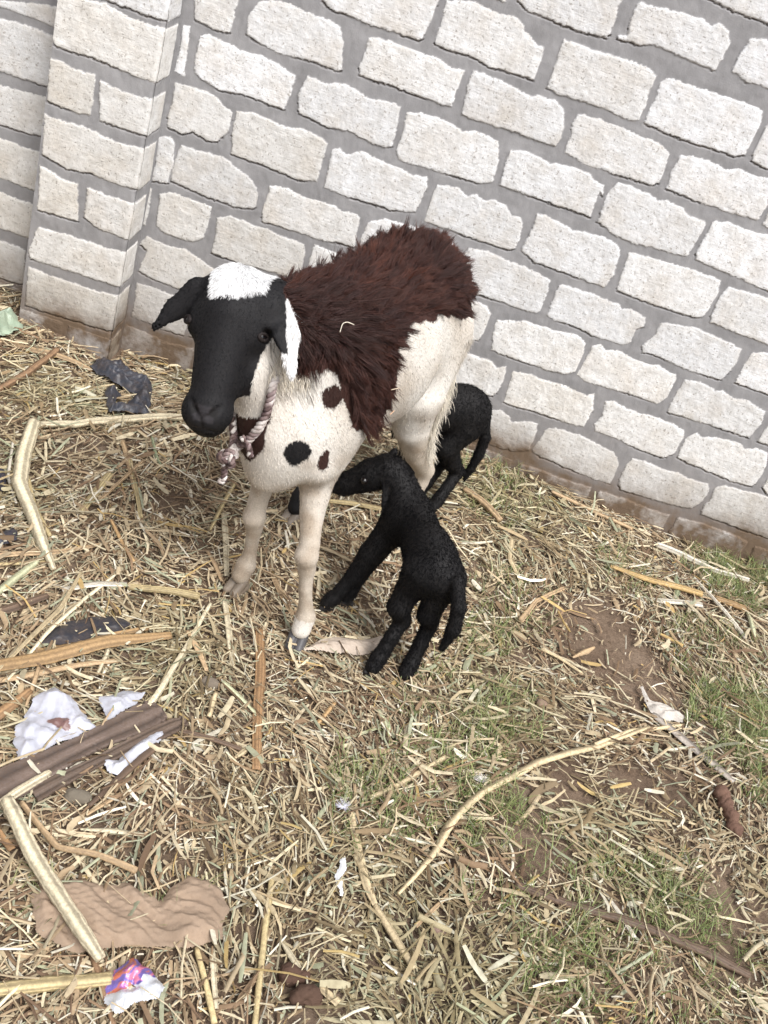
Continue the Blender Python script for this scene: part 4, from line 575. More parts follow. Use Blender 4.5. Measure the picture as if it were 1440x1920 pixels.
def ewe_body():
    S=Sdf((-.42,-.32,-.01),(.72,.30,.90),.0042)
    # torso
    for s_,l_,z_,r in ((-.050,.016,.475,(.075,.088,.118)),(.03,.015,.565,(.12,.122,.185)),(.03,-.01,.68,(.13,.090,.090)),(.15,.01,.575,(.16,.137,.195)),(.30,.010,.572,(.16,.150,.203)),
                       (.43,.002,.594,(.15,.145,.192)),(.515,.002,.598,(.100,.120,.165))):
        S.ell((s_,l_,z_),r,k=.035)
    S.ell((.565,.01,.60),(.055,.07,.09),k=.04)
    S.cone((-.105,.008,.50),(-.075,.018,.40),.045,.036,.03)                                 # brisket
    for sg,l0 in ((1,.018),(-1,.0)):
        S.ell((.005,l0+.088*sg,.52),(.055,.036,.105),k=.022); S.ell((-.03,l0+.082*sg,.445),(.04,.034,.045),k=.02)   # shoulder blade and point
    # neck and throat
    S.cone((.02,.01,.64),(-.100,-.060,.725),.105,.064,.04)
    S.cone((-.03,.02,.50),(-.125,-.050,.62),.085,.055,.05)
    # head
    S.ell(hw(.058,0,-.060),(.072,.066,.060),HL,.02)
    for sg in (-1,1):
        S.ell(hw(.100,.050*sg,-.045),(.032,.027,.028),HL,.02)
        S.cone(hw(.10,.034*sg,-.088),hw(.20,.020*sg,-.066),.036,.026,.02)
    S.cone(hw(.085,0,-.046),hw(.235,0,-.034),.055,.038,.02)
    S.cone(hw(.19,0,-.060),hw(.27,0,-.052),.030,.026,.02)
    S.ell(hw(.258,-.002,-.036),(.041,.047,.040),HL,.014)
    S.ell(hw(.283,0,-.048),(.020,.028,.024),HL,.010)
    for sg in (-1,1):                                        # nostrils, the slit under them, eye hollows, mouth
        S.cone(hw(.244,.027*sg,-.001),hw(.267,.008*sg,.001),.0058,.0044,-.003)
        S.ell(hw(.104,.078*sg,-.030),(.013,.008,.012),HL,-.012)
        S.cone(hw(.2905,.008*sg,-.012),hw(.272,.043*sg,-.050),.002,.003,-.006)
    S.cone(hw(.268,0,.003),hw(.292,0,-.014),.003,.002,-.005)
    # ears
    def ear(root,mid,tip,nrm,wr,wm):
        S.cone(hw(*root),hw(*mid),wr,wm,.010,(np.array(nrm)@HL,.28)); S.cone(hw(*mid),hw(*tip),wm,.0085,.004,(np.array(nrm)@HL,.30))
    ear(*EARR,(.25,.25,1),.034,.019)
    ear(EARL[0],EARL[1],EARL[2],(-.1,.55,.8),.024,.025)
    # fore legs (her left is the +l side)
    S.chain([(.03,.075,.50,.070),(.01,.088,.40,.039),(-.01,.110,.32,.0255),(-.030,.133,.262,.0205),(-.038,.138,.235,.0245),(-.030,.145,.200,.0180),(-.028,.155,.15,.0140),(-.02,.166,.100,.0155),(-.018,.172,.075,.0215),(-.026,.175,.045,.0215)],.03)
    S.chain([(.04,-.01,.50,.075),(.03,-.028,.38,.039),(.025,-.028,.30,.0255),(.02,-.026,.245,.0205),(.016,-.023,.215,.0245),(.026,-.020,.180,.0180),(.033,-.018,.13,.0140),(.036,-.017,.098,.0155),(.035,-.018,.072,.0215),(.028,-.020,.045,.0215)],.03)
    # hind legs
    S.chain([(.50,.06,.58,.10),(.45,.094,.44,.072),(.47,.110,.345,.047),(.525,.130,.25,.030),(.588,.148,.185,.0245),(.59,.150,.15,.0185),(.575,.150,.09,.0165),(.568,.152,.07,.021),(.555,.152,.045,.021)],.03)
    S.chain([(.50,-.045,.58,.10),(.41,-.080,.44,.075),(.38,-.085,.345,.050),(.41,-.080,.25,.034),(.445,-.075,.19,.027),(.44,-.075,.15,.023),(.39,-.072,.09,.020),(.375,-.071,.07,.024),(.36,-.070,.045,.022)],.03)
    # tail
    S.chain([(.60,.02,.66,.035),(.655,.045,.58,.036),(.665,.060,.46,.028),(.66,.066,.38,.012)],.02)
    V,F=S.mesh(); V=smooth_mesh(V,F,2)
    return V,F
EV,EFc=ewe_body()
EW=to_world(EF,EV); EFc=EFc[:,::-1]                       # the ewe frame is left-handed
EN=vnormals(EW,EFc)
WOOL=np.array([(.75,.615),(.60,.63),(.497,.652),(.44,.660),(.36,.680),(.313,.692),(.262,.694),(.19,.70),(.145,.692),(.128,.675),(.122,.645),(.128,.61),(.133,.57),(.132,.535),(.125,.51),(.09,.497),(.03,.515),(-.01,.535),(-.026,.556),(-.043,.597),(-.054,.640),(-.07,.666),(-.086,.655),(-.10,.648),(-.11,.66),(-.126,.69),(-.145,.745),(-.2,.9),(.75,1.0)])
def headco(P): return (P-HO)@HM.T
def is_head(P):
    t,b,c=headco(P).T
    def near(A):
        d=np.full(len(P),9.)
        for a,e in zip(A[:-1],A[1:]):
            a=np.array(a);v=np.array(e)-a; Q=np.stack([t,b,c],-1)-a; k=np.clip(Q@v/(v@v),0,1); d=np.minimum(d,np.linalg.norm(Q-k[:,None]*v,axis=1))
        return d
    ear=(near(EARL)<.028)|(near(EARR)<.044)
    skull=(t>-.04)&(c>-.110-.02*np.clip((.1-t)/.1,0,1)+.036*np.clip((t-.12)/.05,0,1))&(np.abs(b)<np.interp(t,[0,.10,.135,.20,.30],[.085,.085,.070,.062,.060]))
    return ear|skull
def is_wool(P,grow=0):
    L=to_local(EF,P); n=.010*(noise3(P,45,3)-.5)*2
    sd=poly_sd(WOOL,np.c_[L[:,0]+n,L[:,2]+n])
    return (sd+grow>0)&~is_head(P)
def ewe_colour(P):
    n=len(P); L=to_local(EF,P); s_,l_,z_=L.T; nz=noise3(P,60,7)-.5; n2=noise3(P,14,9)
    white=np.array([.72,.69,.64]); tan=np.array([.50,.425,.34]); brown=np.array([.042,.016,.0120]); black=np.array([.0050,.0050,.0066])
    C=np.tile(white,(n,1))
    k=np.clip((n2-.36)*1.6+np.clip((.44-z_)/.16,0,1)*.6,0,.95)[:,None]*.85
    C=C*(1-k)+tan*k
    low=np.clip((.30-z_)/.2,0,1)[:,None]*.45; C=C*(1-low)+np.array([.44,.375,.30])*low
    st_=np.clip((noise3(P,34,15)-.45)*3.6,0,1)*np.clip((.60-z_)/.2,.2,1); C=C*(1-.55*st_[:,None])+np.array([.30,.225,.155])*.55*st_[:,None]
    def spot(c,r,col):
        d=(((L-np.array(c))/np.array(r))**2).sum(1)+nz*.9
        C[d<1]=col
    spot((-.117,.080,.494),(.05,.022,.026),black); spot((-.064,.124,.478),(.011,.024,.023),brown*.8); spot((-.063,.102,.612),(.016,.03,.026),brown*.7)
    p=(s_<-.105)&(l_<.027+nz*.012)&(l_>-.10)&(z_>.440+nz*.012+1.6*np.clip(l_,0,1))&(z_<.540+nz*.012+.5*(l_+.011)); C[p]=brown*.75
    w=is_wool(P,0); C[w]=brown
    foot=(s_>.30)&(s_<.42)&(l_<0)&(z_<.095+nz*.02); C[foot]=black
    cor=(z_<.075+nz*.012)&(s_<.2)&(l_>.05); C[cor]=(.70,.66,.60)
    h=is_head(P)
    if h.any():
        t,b,c=headco(P[h]).T; q_=nz[h]
        hc=np.tile(black,(h.sum(),1))
        ck=np.clip((-.055-c)/.05,0,1)[:,None]*.8; hc=hc*(1-ck)+np.array([.020,.0105,.0095])*ck
        poll=(t<.042+.012*np.cos(b*45)+q_*.030)&(b>-.046+t*.25)&(b<.056)&(c>-.13)
        hc[poll]=(.70,.70,.70)
        le=(b>.086)&((t>.122+q_*.03-.6*(b-.115))|(b>.112+.28*(t-.09)+q_*.006)); hc[le]=(.72,.71,.70)
        nosep=(t>.246)&(t<.276)&(np.abs(b)<.020+q_*.01)&(c>-.015); hc[nosep]=(.022,.020,.023); slit=(np.hypot(t-.256,(np.abs(b)-.018))<.0085)|((np.abs(b)<.0022)&(t>.266)&(t<.293)&(c>-.02)); hc[slit]=(.004,.0035,.004)
        C[h]=hc
    return C
ewe=tag(empty('ewe',tuple(EF[0])),'brown, white and black ewe facing the camera with her long wool on the back','sheep')
MSKIN=skin_mat('animal_skin')
ebody=mesh_np('body',EW,EFc,MSKIN,ewe,True,dict(col=ewe_colour(EW)))
# coats of the ewe
MHAIR=hair_mat('short_hair',.6,.25,.22); MWOOLH=hair_mat('wool_fibre',.55,.30,.45); MBLK=hair_mat('black_hair',.36,.12,.35)
SAX,LAX,ZAX=EF[1]
eh=is_head(EW); ew=is_wool(EW); _L=to_local(EF,EW)
ewr=poly_sd(WOOL,_L[:,[0,2]])>np.where((_L[:,0]>.10)&(_L[:,2]<.68),.032,np.where(_L[:,0]>.10,.012,.014))
ewr&=~eh
fh=eh[EFc].mean(1); fwl=ew[EFc].mean(1); fwr=ewr[EFc].mean(1)
hoofz=np.clip((EW[:,2]-.035)/.015,0,1)[EFc].mean(1)
def fine(P,n): return P
# short body hair
def combb(P,nn):
    L=to_local(EF,P); g=SAX*.55-ZAX*.75; g=np.tile(g,(len(P),1)); leg=(L[:,2]<.36)[:,None]; return np.where(leg,-ZAX+SAX*.1,g)
def lenb(P):
    L=to_local(EF,P); ln=np.where(L[:,2]<.34,.0042,.0075)
    ln=np.where((L[:,0]>.58)&(L[:,2]>.33)&(L[:,2]<.66),.034,ln)                      # tail and buttock fringe
    ln=ln+.024*np.clip((L[:,0]-.465)/.07,0,1)*np.clip((L[:,2]-.24)/.06,0,1)*(L[:,2]<.60)
    ln=np.where((L[:,0]<-.085)&(L[:,0]>-.15)&(L[:,2]>.61)&(L[:,2]<.76)&(L[:,1]>-.02),.036,ln)      # cream fringe under the ear
    return ln
pts,cc,rt=coat(EW,EFc,EN,(1-fh)*(1-fwr)*hoofz,125000,lenb,combb,ewe_colour,None,lift=.13,jit=.14,curl=.06,k=4)
cc=cc*(.86+.28*noise3(rt,30,4))[:,None]*(1+.14*rng.normal(size=(len(cc),1))).clip(.6,1.25); cc[rng.random(len(cc))<.008]=(.10,.07,.05)
hairs('short_coat',ewe,None,pts,np.array([.0004,.00036,.00028,.0001]),cc,MHAIR)
# head hair
def combh(P,nn):
    hc=headco(P); g=np.tile(HM[0],(len(P),1))*1.0; pol=(hc[:,0]<.06)[:,None]
    sw=np.sin(hc[:,1]*30)[:,None]*HM[1]*.6
    return np.where(pol,HM[0]+sw,g)
def lenh(P):
    hc=headco(P); return np.where(ewe_colour(P)[:,0]>.4,.010,.0038)
_h=headco(EW); fnose=1-((_h[:,0]>.240)&(_h[:,0]<.292)&(np.abs(_h[:,1])<.030)&(_h[:,2]>-.022)).astype(float)[EFc].mean(1)
pts,cc,rt=coat(EW,EFc,EN,fh*fnose,75000,lenh,combh,ewe_colour,None,lift=.11,jit=.10,curl=.05,k=4)
cc=np.where(cc>.1,cc,cc*.45)*(1+.15*rng.normal(size=(len(cc),1))).clip(.5,1.4)
hairs('head_hair',ewe,None,pts,np.array([.00040,.00036,.0003,.0001]),cc,MBLK)
# long wool in locks
def wool_coat(n=82000,nclump=2300,k=9):
    fi,w,f=sample(EW,EFc,n,fwr*(1-fh)); P=sum(w[i]*EW[f[:,i]] for i in range(4)); nn=sum(w[i]*EN[f[:,i]] for i in range(4)); nn/=np.linalg.norm(nn,axis=1,keepdims=True)
    fi,w,f=sample(EW,EFc,nclump,fwr*(1-fh)); CP=sum(w[i]*EW[f[:,i]] for i in range(4)); CN=sum(w[i]*EN[f[:,i]] for i in range(4)); CN/=np.linalg.norm(CN,axis=1,keepdims=True)
    from mathutils.kdtree import KDTree
    kd=KDTree(nclump)
    for i,p in enumerate(CP): kd.insert(p,i)
    kd.balance(); ci=np.array([kd.find(p)[1] for p in P])
    def flow(P,N,r):
        L=to_local(EF,P)
        side=np.clip(1-np.abs(N[:,2]),0,1)[:,None]
        g=-ZAX*.9+SAX*.45; g=g-N*(N@g)[:,None]
        g2=SAX*.8+0*N; g2=g2-N*(N*g2).sum(1,keepdims=True)
        g=g*side+g2*(1-side); sw=(noise3(P,9,21)-.5)[:,None]*1.6; g=g+np.cross(N,g)*sw
        return g/(np.linalg.norm(g,axis=1,keepdims=True)+1e-9)
    CL=np.where(to_local(EF,CP)[:,2]>.66,.036,.031)*(.75+.5*rng.random(nclump))
    nk=to_local(EF,CP); CL*=np.where((nk[:,0]<-.06),.75,1)*np.where(nk[:,0]>.42,.72,1)
    CD=flow(CP,CN,0)+rng.normal(0,.30,(nclump,3))
    up=np.clip(CN[:,2],0,1)[:,None]
    CD/=np.linalg.norm(CD,axis=1,keepdims=True)+1e-9
    lift=.50+.38*up*rng.random((nclump,1))
    ph=rng.random(nclump)*6.28; am=rng.uniform(.002,.0045,nclump); frq=rng.uniform(1.2,2.4,nclump)
    sidev=np.cross(CN,CD); sidev/=np.linalg.norm(sidev,axis=1,keepdims=True)+.05
    out=[]; fly=rng.random(n)<.16; own=rng.normal(0,1,(n,3)).clip(-2,2); ln=(.8+.4*rng.random(n))
    for i in range(k):
        t=i/(k-1)
        arc=CN*lift*t*(1-.45*t)+CD*(.30*t+.75*t*t)
        ctr=CP+arc*CL[:,None]+sidev*(am*np.sin(ph+t*6.28*frq)*t)[:,None]+CN*(am*.6*np.cos(ph+t*6.28*frq)*t)[:,None]
        pull=np.where(fly,.10,.58)[:,None]*t**1.1
        free=P+(arc[ci]*CL[ci][:,None])*ln[:,None]+own*.0045*t*np.where(fly,1.8,.5)[:,None]
        out.append(free*(1-pull)+(ctr[ci]+own*.0012+ (free-ctr[ci])*.10)*pull)
    pts=np.stack(out,1)
    base=np.array([.026,.0092,.0072]); red=np.array([.110,.036,.021]); grey=np.array([.06,.038,.040])
    q_=rng.random(nclump)[ci][:,None]; n3=noise3(P,7,33)[:,None]
    col=base*(1-q_*.8)+red*q_*.8*np.clip(n3*1.6,0,1)+grey*.25*(rng.random((n,1))<.18)
    return pts,col
pts,cc=wool_coat()
hairs('wool',ewe,None,pts,np.array([.00050,.00048,.00046,.00043,.0004,.00036,.0003,.00022,.00010]),cc,MWOOLH)
# long cream fringe on the back of the thigh and under the near ear
def fringe(name,wt,n,length,lift,col):
    pts,cc,rt=coat(EW,EFc,EN,wt,n,lambda P:np.full(len(P),length),lambda P,nn:np.tile(-ZAX+SAX*.25,(len(P),1)),lambda P:np.tile(col,(len(P),1)),None,lift=lift,jit=.22,curl=.16,k=6)
    cc=cc*(1+.15*rng.normal(size=(len(cc),1))).clip(.6,1.3)
    hairs(name,ewe,None,pts,np.array([.0005,.00048,.00044,.00038,.0003,.0001]),cc,MHAIR)
_q=to_local(EF,EW)
fringe('thigh_fringe',((_q[:,0]>.455)&(_q[:,1]>.03)&(_q[:,2]>.25)&(_q[:,2]<.50)&(EN@SAX>.05)).astype(float)[EFc].mean(1),6500,.038,.26,(.68,.63,.54))
fringe('throat_fringe',((_q[:,0]<-.07)&(_q[:,0]>-.16)&(_q[:,1]>.00)&(_q[:,1]<.05)&(_q[:,2]>.64)&(_q[:,2]<.71)).astype(float)[EFc].mean(1)*(1-fh)*(1-fwl),1300,.034,.15,(.66,.60,.50))
# eyes
def sphere(c,r,nu=24,nv=14,sc=(1,1,1),M=None):
    V=[];F=[]
    for j in range(nv+1):
        for i in range(nu):
            a=2*math.pi*i/nu;b=math.pi*j/nv; v=np.array([math.sin(b)*math.cos(a)*sc[0],math.sin(b)*math.sin(a)*sc[1],math.cos(b)*sc[2]])*r
            V.append(v)
    V=np.array(V); V=V@M if M is not None else V
    for j in range(nv):
        for i in range(nu): F.append((j*nu+i,(j+1)*nu+i,(j+1)*nu+(i+1)%nu,j*nu+(i+1)%nu))
    return V+np.array(c),np.array(F)
se=NT('eye_wet',.06,.6); se.l(se.attr('col').outputs['Color'],se.b.inputs['Base Color']); MEYE=se.m
def tube(P,r,ns=8,cap=True,flat=None):
    P=np.asarray(P,float); n=len(P); r=np.broadcast_to(r,n); T=np.gradient(P,axis=0); T/=np.linalg.norm(T,axis=1,keepdims=True)+1e-12
    u=np.cross(T[0],[0,0,1.]); u=u if np.linalg.norm(u)>.1 else np.cross(T[0],[1.,0,0]); V=[]
    for i in range(n):
        u=u-T[i]*(u@T[i]); u/=np.linalg.norm(u); v=np.cross(T[i],u)
        for k in range(ns):
            a=2*math.pi*k/ns; V.append(P[i]+(u*math.cos(a)+v*math.sin(a))*r[i])
    F=[(i*ns+k,i*ns+(k+1)%ns,(i+1)*ns+(k+1)%ns,(i+1)*ns+k) for i in range(n-1) for k in range(ns)]
    V.append(P[0]);V.append(P[-1]); a=n*ns
    F+= [(a,(k+1)%ns,k,a) for k in range(0)]
    tri=[((k+1)%ns,k,a) for k in range(ns)]+[((n-1)*ns+k,(n-1)*ns+(k+1)%ns,a+1) for k in range(ns)]
    return np.array(V),[np.array(F),np.array(tri)]
for sg in (-1,1):
    c=HO+np.array([.1045,.0635*sg,-.0335])@HM; out=np.array([0,.80*sg,.60])@HM; out/=np.linalg.norm(out)
    ax=HM[0]-out*(HM[0]@out); ax/=np.linalg.norm(ax); M=np.array([ax,np.cross(out,ax),out])
    V,F=sphere(c,.0118,M=M)
    d=(V-c)@M.T/.0118; r=np.hypot(d[:,0],d[:,1]); col=np.tile((.026,.015,.010),(len(V),1)); col[r>.78]=(.012,.008,.008); col[(np.abs(d[:,0])<.22)&(np.abs(d[:,1])<.55)]=(.003,.003,.004)
    mesh_np('eye',V,F,MEYE,ewe,True,dict(col=col))
    a=np.linspace(0,2*math.pi,25)
    ring=c+out*.0085+np.outer(np.cos(a)*.0058,ax)+np.outer(np.sin(a)*.0108,np.cross(out,ax))
    V,F=tube(ring,.0036,8); mesh_np('eyelid',V,F,MSKIN,ewe,True,dict(col=np.tile((.014,.010,.010),(len(V),1))))
# cloven hooves
hm=NT('hoof_horn',.45,.4); hm.l(hm.attr('col').outputs['Color'],hm.b.inputs['Base Color']); nn_=hm.noise(200,3,.6); hm.bump(nn_.outputs['Fac'],.3,.002); MHOOF=hm.m
def hoof(parent,c,fwd,size,col,top):
    fwd=np.array(fwd,float); fwd/=np.linalg.norm(fwd); sd=np.array([-fwd[1],fwd[0],0]); g=float(H(c[0],c[1])); k=size
    S=Sdf((-.05*k,-.034*k,-.004),(.06*k,.034*k,.07*k),.0016*max(k,.7))
    for sg in (-1,1):
        S.cone((-.006*k,.0095*k*sg,.034*k),(.020*k,.0105*k*sg,.011*k),.0125*k,.0100*k,.003)
        S.cone((-.016*k,.0100*k*sg,.018*k),(.010*k,.0115*k*sg,.010*k),.0115*k,.0105*k,.003)
    zc=S.lo[2]+np.arange(S.n[2])*S.h; S.D=np.maximum(S.D,-zc[None,None,:]); S.D=np.maximum(S.D,zc[None,None,:]-.052*k)
    V,F=S.mesh(); V=smooth_mesh(V,F,1)
    W=np.array([c[0],c[1],g+.001])+V[:,:1]*fwd+V[:,1:2]*sd+V[:,2:]*np.array([0,0,1.])
    cc=np.tile(col,(len(V),1))*(1-.35*np.clip(V[:,2:]/.03,0,1)); 
    return mesh_np('hoof',W,F,MHOOF,parent,True,dict(col=cc))
for s_,l_,z_,cl in ((-.026,.175,.045,(.11,.105,.11)),(.028,-.020,.045,(.26,.21,.16)),(.555,.152,.045,(.12,.11,.10)),(.36,-.070,.045,(.30,.25,.20))):
    p=to_world(EF,(s_,l_,z_)); hoof(ewe,p-SAX*.004,-SAX+LAX*(.25 if l_>.17 else -.2),1.0,cl,z_)
# ------------------------------------------------------------------ lambs (world coordinates)
def lamb1_body():
    S=Sdf((-.14,-1.25,-.005),(.36,-.72,.44),.0035)
    M=[[.86,.5,0],[-.5,.86,0],[0,0,1]]
    S.ell((.192,-1.01,.275),(.050,.078,.062),M,.025)
    S.ell((.150,-.92,.272),(.045,.078,.060),M,.025)
    S.ell((.218,-1.055,.268),(.047,.052,.055),None,.025)
    S.ell((.118,-.895,.265),(.045,.046,.062),None,.02)
    S.chain([(.128,-.885,.29,0.0437),(.095,-.865,.322,0.0361),(.068,-.855,.343,0.0351)],.02)       # neck
    S.chain([(.050,-.855,.345,0.0351),(.022,-.860,.327,0.0314),(-.024,-.865,.286,0.0215),(-.042,-.868,.270,0.0169)],.012)
    S.cone((.040,-.86,.318),(-.022,-.868,.270),.024,.014,.012)
    S.cone((.066,-.884,.335),(.080,-.908,.270),.017,.011,.004,((.3,-.9,.2),.3))             # near ear, hanging
    S.cone((.052,-.838,.366),(.055,-.822,.380),.011,.007,.006)                              # far ear tip
    S.chain([(.192,-1.058,.255,0.0475),(.177,-1.062,.20,.0265),(.172,-1.072,.160,0.0253),(.190,-1.062,.122,0.0174),(.180,-1.085,.085,0.0154),(.169,-1.108,.042,0.0165),(.163,-1.121,.020,0.0179)],.014)
    S.chain([(.242,-1.055,.255,0.0456),(.238,-1.062,.20,.0265),(.238,-1.065,.16,0.0242),(.250,-1.05,.128,0.0174),(.246,-1.072,.085,0.0154),(.240,-1.094,.042,0.0165),(.236,-1.106,.020,0.0179)],.014)
    S.chain([(.108,-.90,.23,0.0342),(.080,-.915,.158,0.0253),(.062,-.930,.093,0.0185),(.045,-.945,.054,0.0154),(.033,-.953,.030,0.0169),(.025,-.958,.018,0.0165)],.014)
    S.chain([(.112,-.88,.23,0.0323),(.094,-.895,.15,0.0211),(.078,-.905,.09,0.0154),(.070,-.915,.04,0.0127),(.066,-.920,.018,0.0138)],.014)
    S.chain([(.262,-1.092,.285,.016),(.284,-1.112,.238,.0150),(.291,-1.122,.188,.0145),(.284,-1.127,.135,.007)],.008)
    V,F=S.mesh(); return smooth_mesh(V,F,2),F
def lamb2_body():
    S=Sdf((-.10,-.62,-.02),(.38,-.16,.44),.0035)
    M=[[.92,.39,0],[-.39,.92,0],[0,0,1]]
    S.ell((.192,-.335,.292),(.082,.053,.072),M,.03)
    S.ell((.110,-.385,.290),(.088,.055,.072),M,.03)
    S.ell((.225,-.318,.270),(.052,.050,.062),M,.03)
    S.chain([(.085,-.39,.29,0.0475),(.06,-.40,.275,0.0399),(.045,-.41,.27,0.0361)],.02)
    S.chain([(.045,-.41,.27,0.0361),(.01,-.42,.262,0.0273),(-.02,-.43,.258,0.0179)],.012)
    S.cone((.045,-.44,.27),(.05,-.45,.215),.015,.010,.004,((.3,-.9,.2),.3))
    S.chain([(.213,-.335,.24,0.0494),(.193,-.360,.185,0.0342),(.223,-.335,.135,0.0253),(.252,-.312,.098,0.0185),(.240,-.345,.065,0.0154),(.225,-.385,.035,0.0165),(.218,-.400,.018,0.0169)],.014)
    S.chain([(.205,-.290,.24,0.0475),(.178,-.300,.185,0.0314),(.195,-.280,.135,0.0231),(.212,-.262,.10,0.0174),(.195,-.295,.06,0.0154),(.182,-.322,.035,0.0165),(.176,-.332,.018,0.0169)],.014)
    S.chain([(.12,-.40,.23,0.0323),(.12,-.41,.14,0.0211),(.118,-.415,.08,0.0154),(.115,-.42,.03,0.0138),(.11,-.425,.016,0.0149)],.014)
    S.chain([(.11,-.35,.23,0.0323),(.10,-.35,.14,0.0211),(.095,-.355,.08,0.0154),(.09,-.36,.03,0.0138),(.085,-.365,.016,0.0149)],.014)
    S.chain([(.268,-.303,.266,.016),(.288,-.303,.220,.0145),(.290,-.304,.165,.0135),(.284,-.306,.115,.0105),(.279,-.308,.078,.005)],.008)
    V,F=S.mesh(); return smooth_mesh(V,F,2),F
def lamb(fn,base,label):
    V,F=fn(); o=tag(empty('lamb',base),label,'lamb','newborn black lambs')
    c=np.tile((.004,.0038,.0045),(len(V),1))
    mesh_np('body',V,F,MSKIN,o,True,dict(col=c)); return o,V,F
L1,V1,F1=lamb(lamb1_body,(.2,-1.0,0),'black newborn lamb with its head under the ewe, seen from behind')
L2,V2,F2=lamb(lamb2_body,(.2,-.36,0),'black newborn lamb half hidden behind the ewe hind leg by the wall')
def lamb_coat(o,V,F,n):
    N=vnormals(V,F); 
    pts,cc,_=coat(V,F,N,np.clip((V[:,2]-.02)/.01,0,1)[F].mean(1),n,lambda P:.0045+.003*noise3(P,20,2),lambda P,nn:np.tile((.25,-.45,-.8),(len(P),1)),lambda P:np.tile((.0030,.0028,.0034),(len(P),1)),None,lift=.25,jit=.35,curl=.25,k=4)
    cc=cc*(1+.3*rng.normal(size=(len(cc),1))).clip(.4,2)
    hairs('short_coat',o,None,pts,np.array([.0004,.00036,.0003,.0001]),cc,MBLK)
lamb_coat(L1,V1,F1,60000); lamb_coat(L2,V2,F2,42000)
for x,y,f in ((.163,-1.121,(-.5,-.85,0)),(.236,-1.106,(-.2,-.95,0)),(.025,-.958,(-.9,-.35,0)),(.066,-.920,(-.9,-.35,0))): hoof(L1,(x,y),f,.62,(.02,.018,.018),.03)
for x,y,f in ((.218,-.40,(-.4,-.9,0)),(.176,-.332,(-.4,-.9,0)),(.11,-.425,(-.8,-.5,0)),(.085,-.365,(-.9,-.3,0))): hoof(L2,(x,y),f,.62,(.02,.018,.018),.03)
for o,c in ((L1,(.012,-.892,.322)),(L2,(.025,-.452,.275))):
    V,F=sphere(c,.0085); mesh_np('eye',V,F,MEYE,o,True,dict(col=np.tile((.008,.006,.006),(len(V),1))))
# rope collar: three twisted strands round the neck and a knot under the chin
from mathutils.bvhtree import BVHTree
EB=BVHTree.FromPolygons([tuple(v) for v in EW],[tuple(int(i) for i in x) for x in EFc])
vis=[(-.118,.04,.735),(-.135,.035,.69),(-.153,.02,.647),(-.157,.02,.626),(-.157,.02,.598),(-.155,.018,.566),(-.150,.012,.531),(-.144,.000,.498),(-.150,-.022,.470),(-.165,-.042,.452)]
rest=[(-.160,-.062,.462),(-.150,-.085,.50),(-.140,-.105,.55),(-.12,-.13,.60),(-.09,-.14,.66),(-.06,-.12,.72),(-.05,-.06,.77),(-.08,.0,.775),(-.118,.04,.735)]
def on_neck(p,off):
    W=to_world(EF,p); c,n,_,d=EB.find_nearest(Vector(W)); return np.array(c)+np.array(n)*off
inner=[to_world(EF,(-.085,.005,.66)),to_world(EF,(-.125,.010,.645))]
ctrl=np.array(inner+[on_neck(p,.010) for p in vis[3:]+rest[:3]]+[on_neck(p,-.012) for p in rest[3:6]])
KN=to_world(EF,(-.166,-.024,.458)); ctrl[2+6]=KN
def spline(P,n):
    P=np.asarray(P,float); d=np.r_[0,np.cumsum(np.linalg.norm(np.diff(P,axis=0),axis=1))]; t=np.linspace(0,d[-1],n); Q=np.stack([np.interp(t,d,P[:,i]) for i in range(3)],-1)
    for _ in range(3): Q[1:-1]=(Q[:-2]+Q[1:-1]*2+Q[2:])/4
    return Q
MROPE=attr_mat('rope_fibre',.85,.2)
def rope(P,r,pitch,cols,name,parent,ns=7):
    P=np.asarray(P); n=len(P); T=np.gradient(P,axis=0); T/=np.linalg.norm(T,axis=1,keepdims=True); d=np.r_[0,np.cumsum(np.linalg.norm(np.diff(P,axis=0),axis=1))]
    u=np.cross(T[0],[.3,.2,1.]);U=[]
    for i in range(n): u=u-T[i]*(u@T[i]);u/=np.linalg.norm(u);U.append(u.copy())
    U=np.array(U);W=np.cross(T,U); VV=[];F4=[];F3=[];CC=[];o=0
    for k in range(3):
        a=2*math.pi*(d/pitch+k/3); Q=P+(U*np.cos(a)[:,None]+W*np.sin(a)[:,None])*r*.95+.0008*np.random.default_rng(k).normal(size=P.shape)*.5
        V,F=tube(Q,r,ns); VV.append(V);F4.append(F[0]+o);F3.append(F[1]+o);o+=len(V)
        c=np.array(cols)[((np.arange(n)//3+k*2)*7919%13)%len(cols)]; CC.append(np.vstack([np.repeat(c,ns,axis=0),c[:1],c[-1:]]))
    return mesh_np(name,np.vstack(VV),[np.concatenate(F4),np.concatenate(F3)],MROPE,parent,True,dict(col=np.vstack(CC)))
RC=[lin(208,202,198),lin(128,112,112),lin(172,162,158),lin(88,72,74),lin(196,188,184),lin(66,54,56),lin(150,134,134)]
base=KN
col=tag(empty('rope_collar',tuple(base)),'twisted mauve and white rope collar knotted under the ewe jaw','collar')
rope(spline(ctrl,260),.0046,.030,RC,'neck_loop',col)
a=np.linspace(0,2*math.pi,90); kn=np.stack([(np.sin(a)+2*np.sin(2*a))*.0052,(np.cos(a)-2*np.cos(2*a))*.0052,-np.sin(3*a)*.006],-1)@HM
rope(base+kn+np.array([-.004,-.006,-.008]),.0040,.028,RC,'knot',col)
tp=base+np.array([-.006,-.006,-.022]); rope(spline([tp,tp+np.array([.002,-.002,-.02]),tp+np.array([.006,-.004,-.035]),tp+np.array([-.002,-.006,-.042])],30),.0036,.025,RC,'loose_end',col)
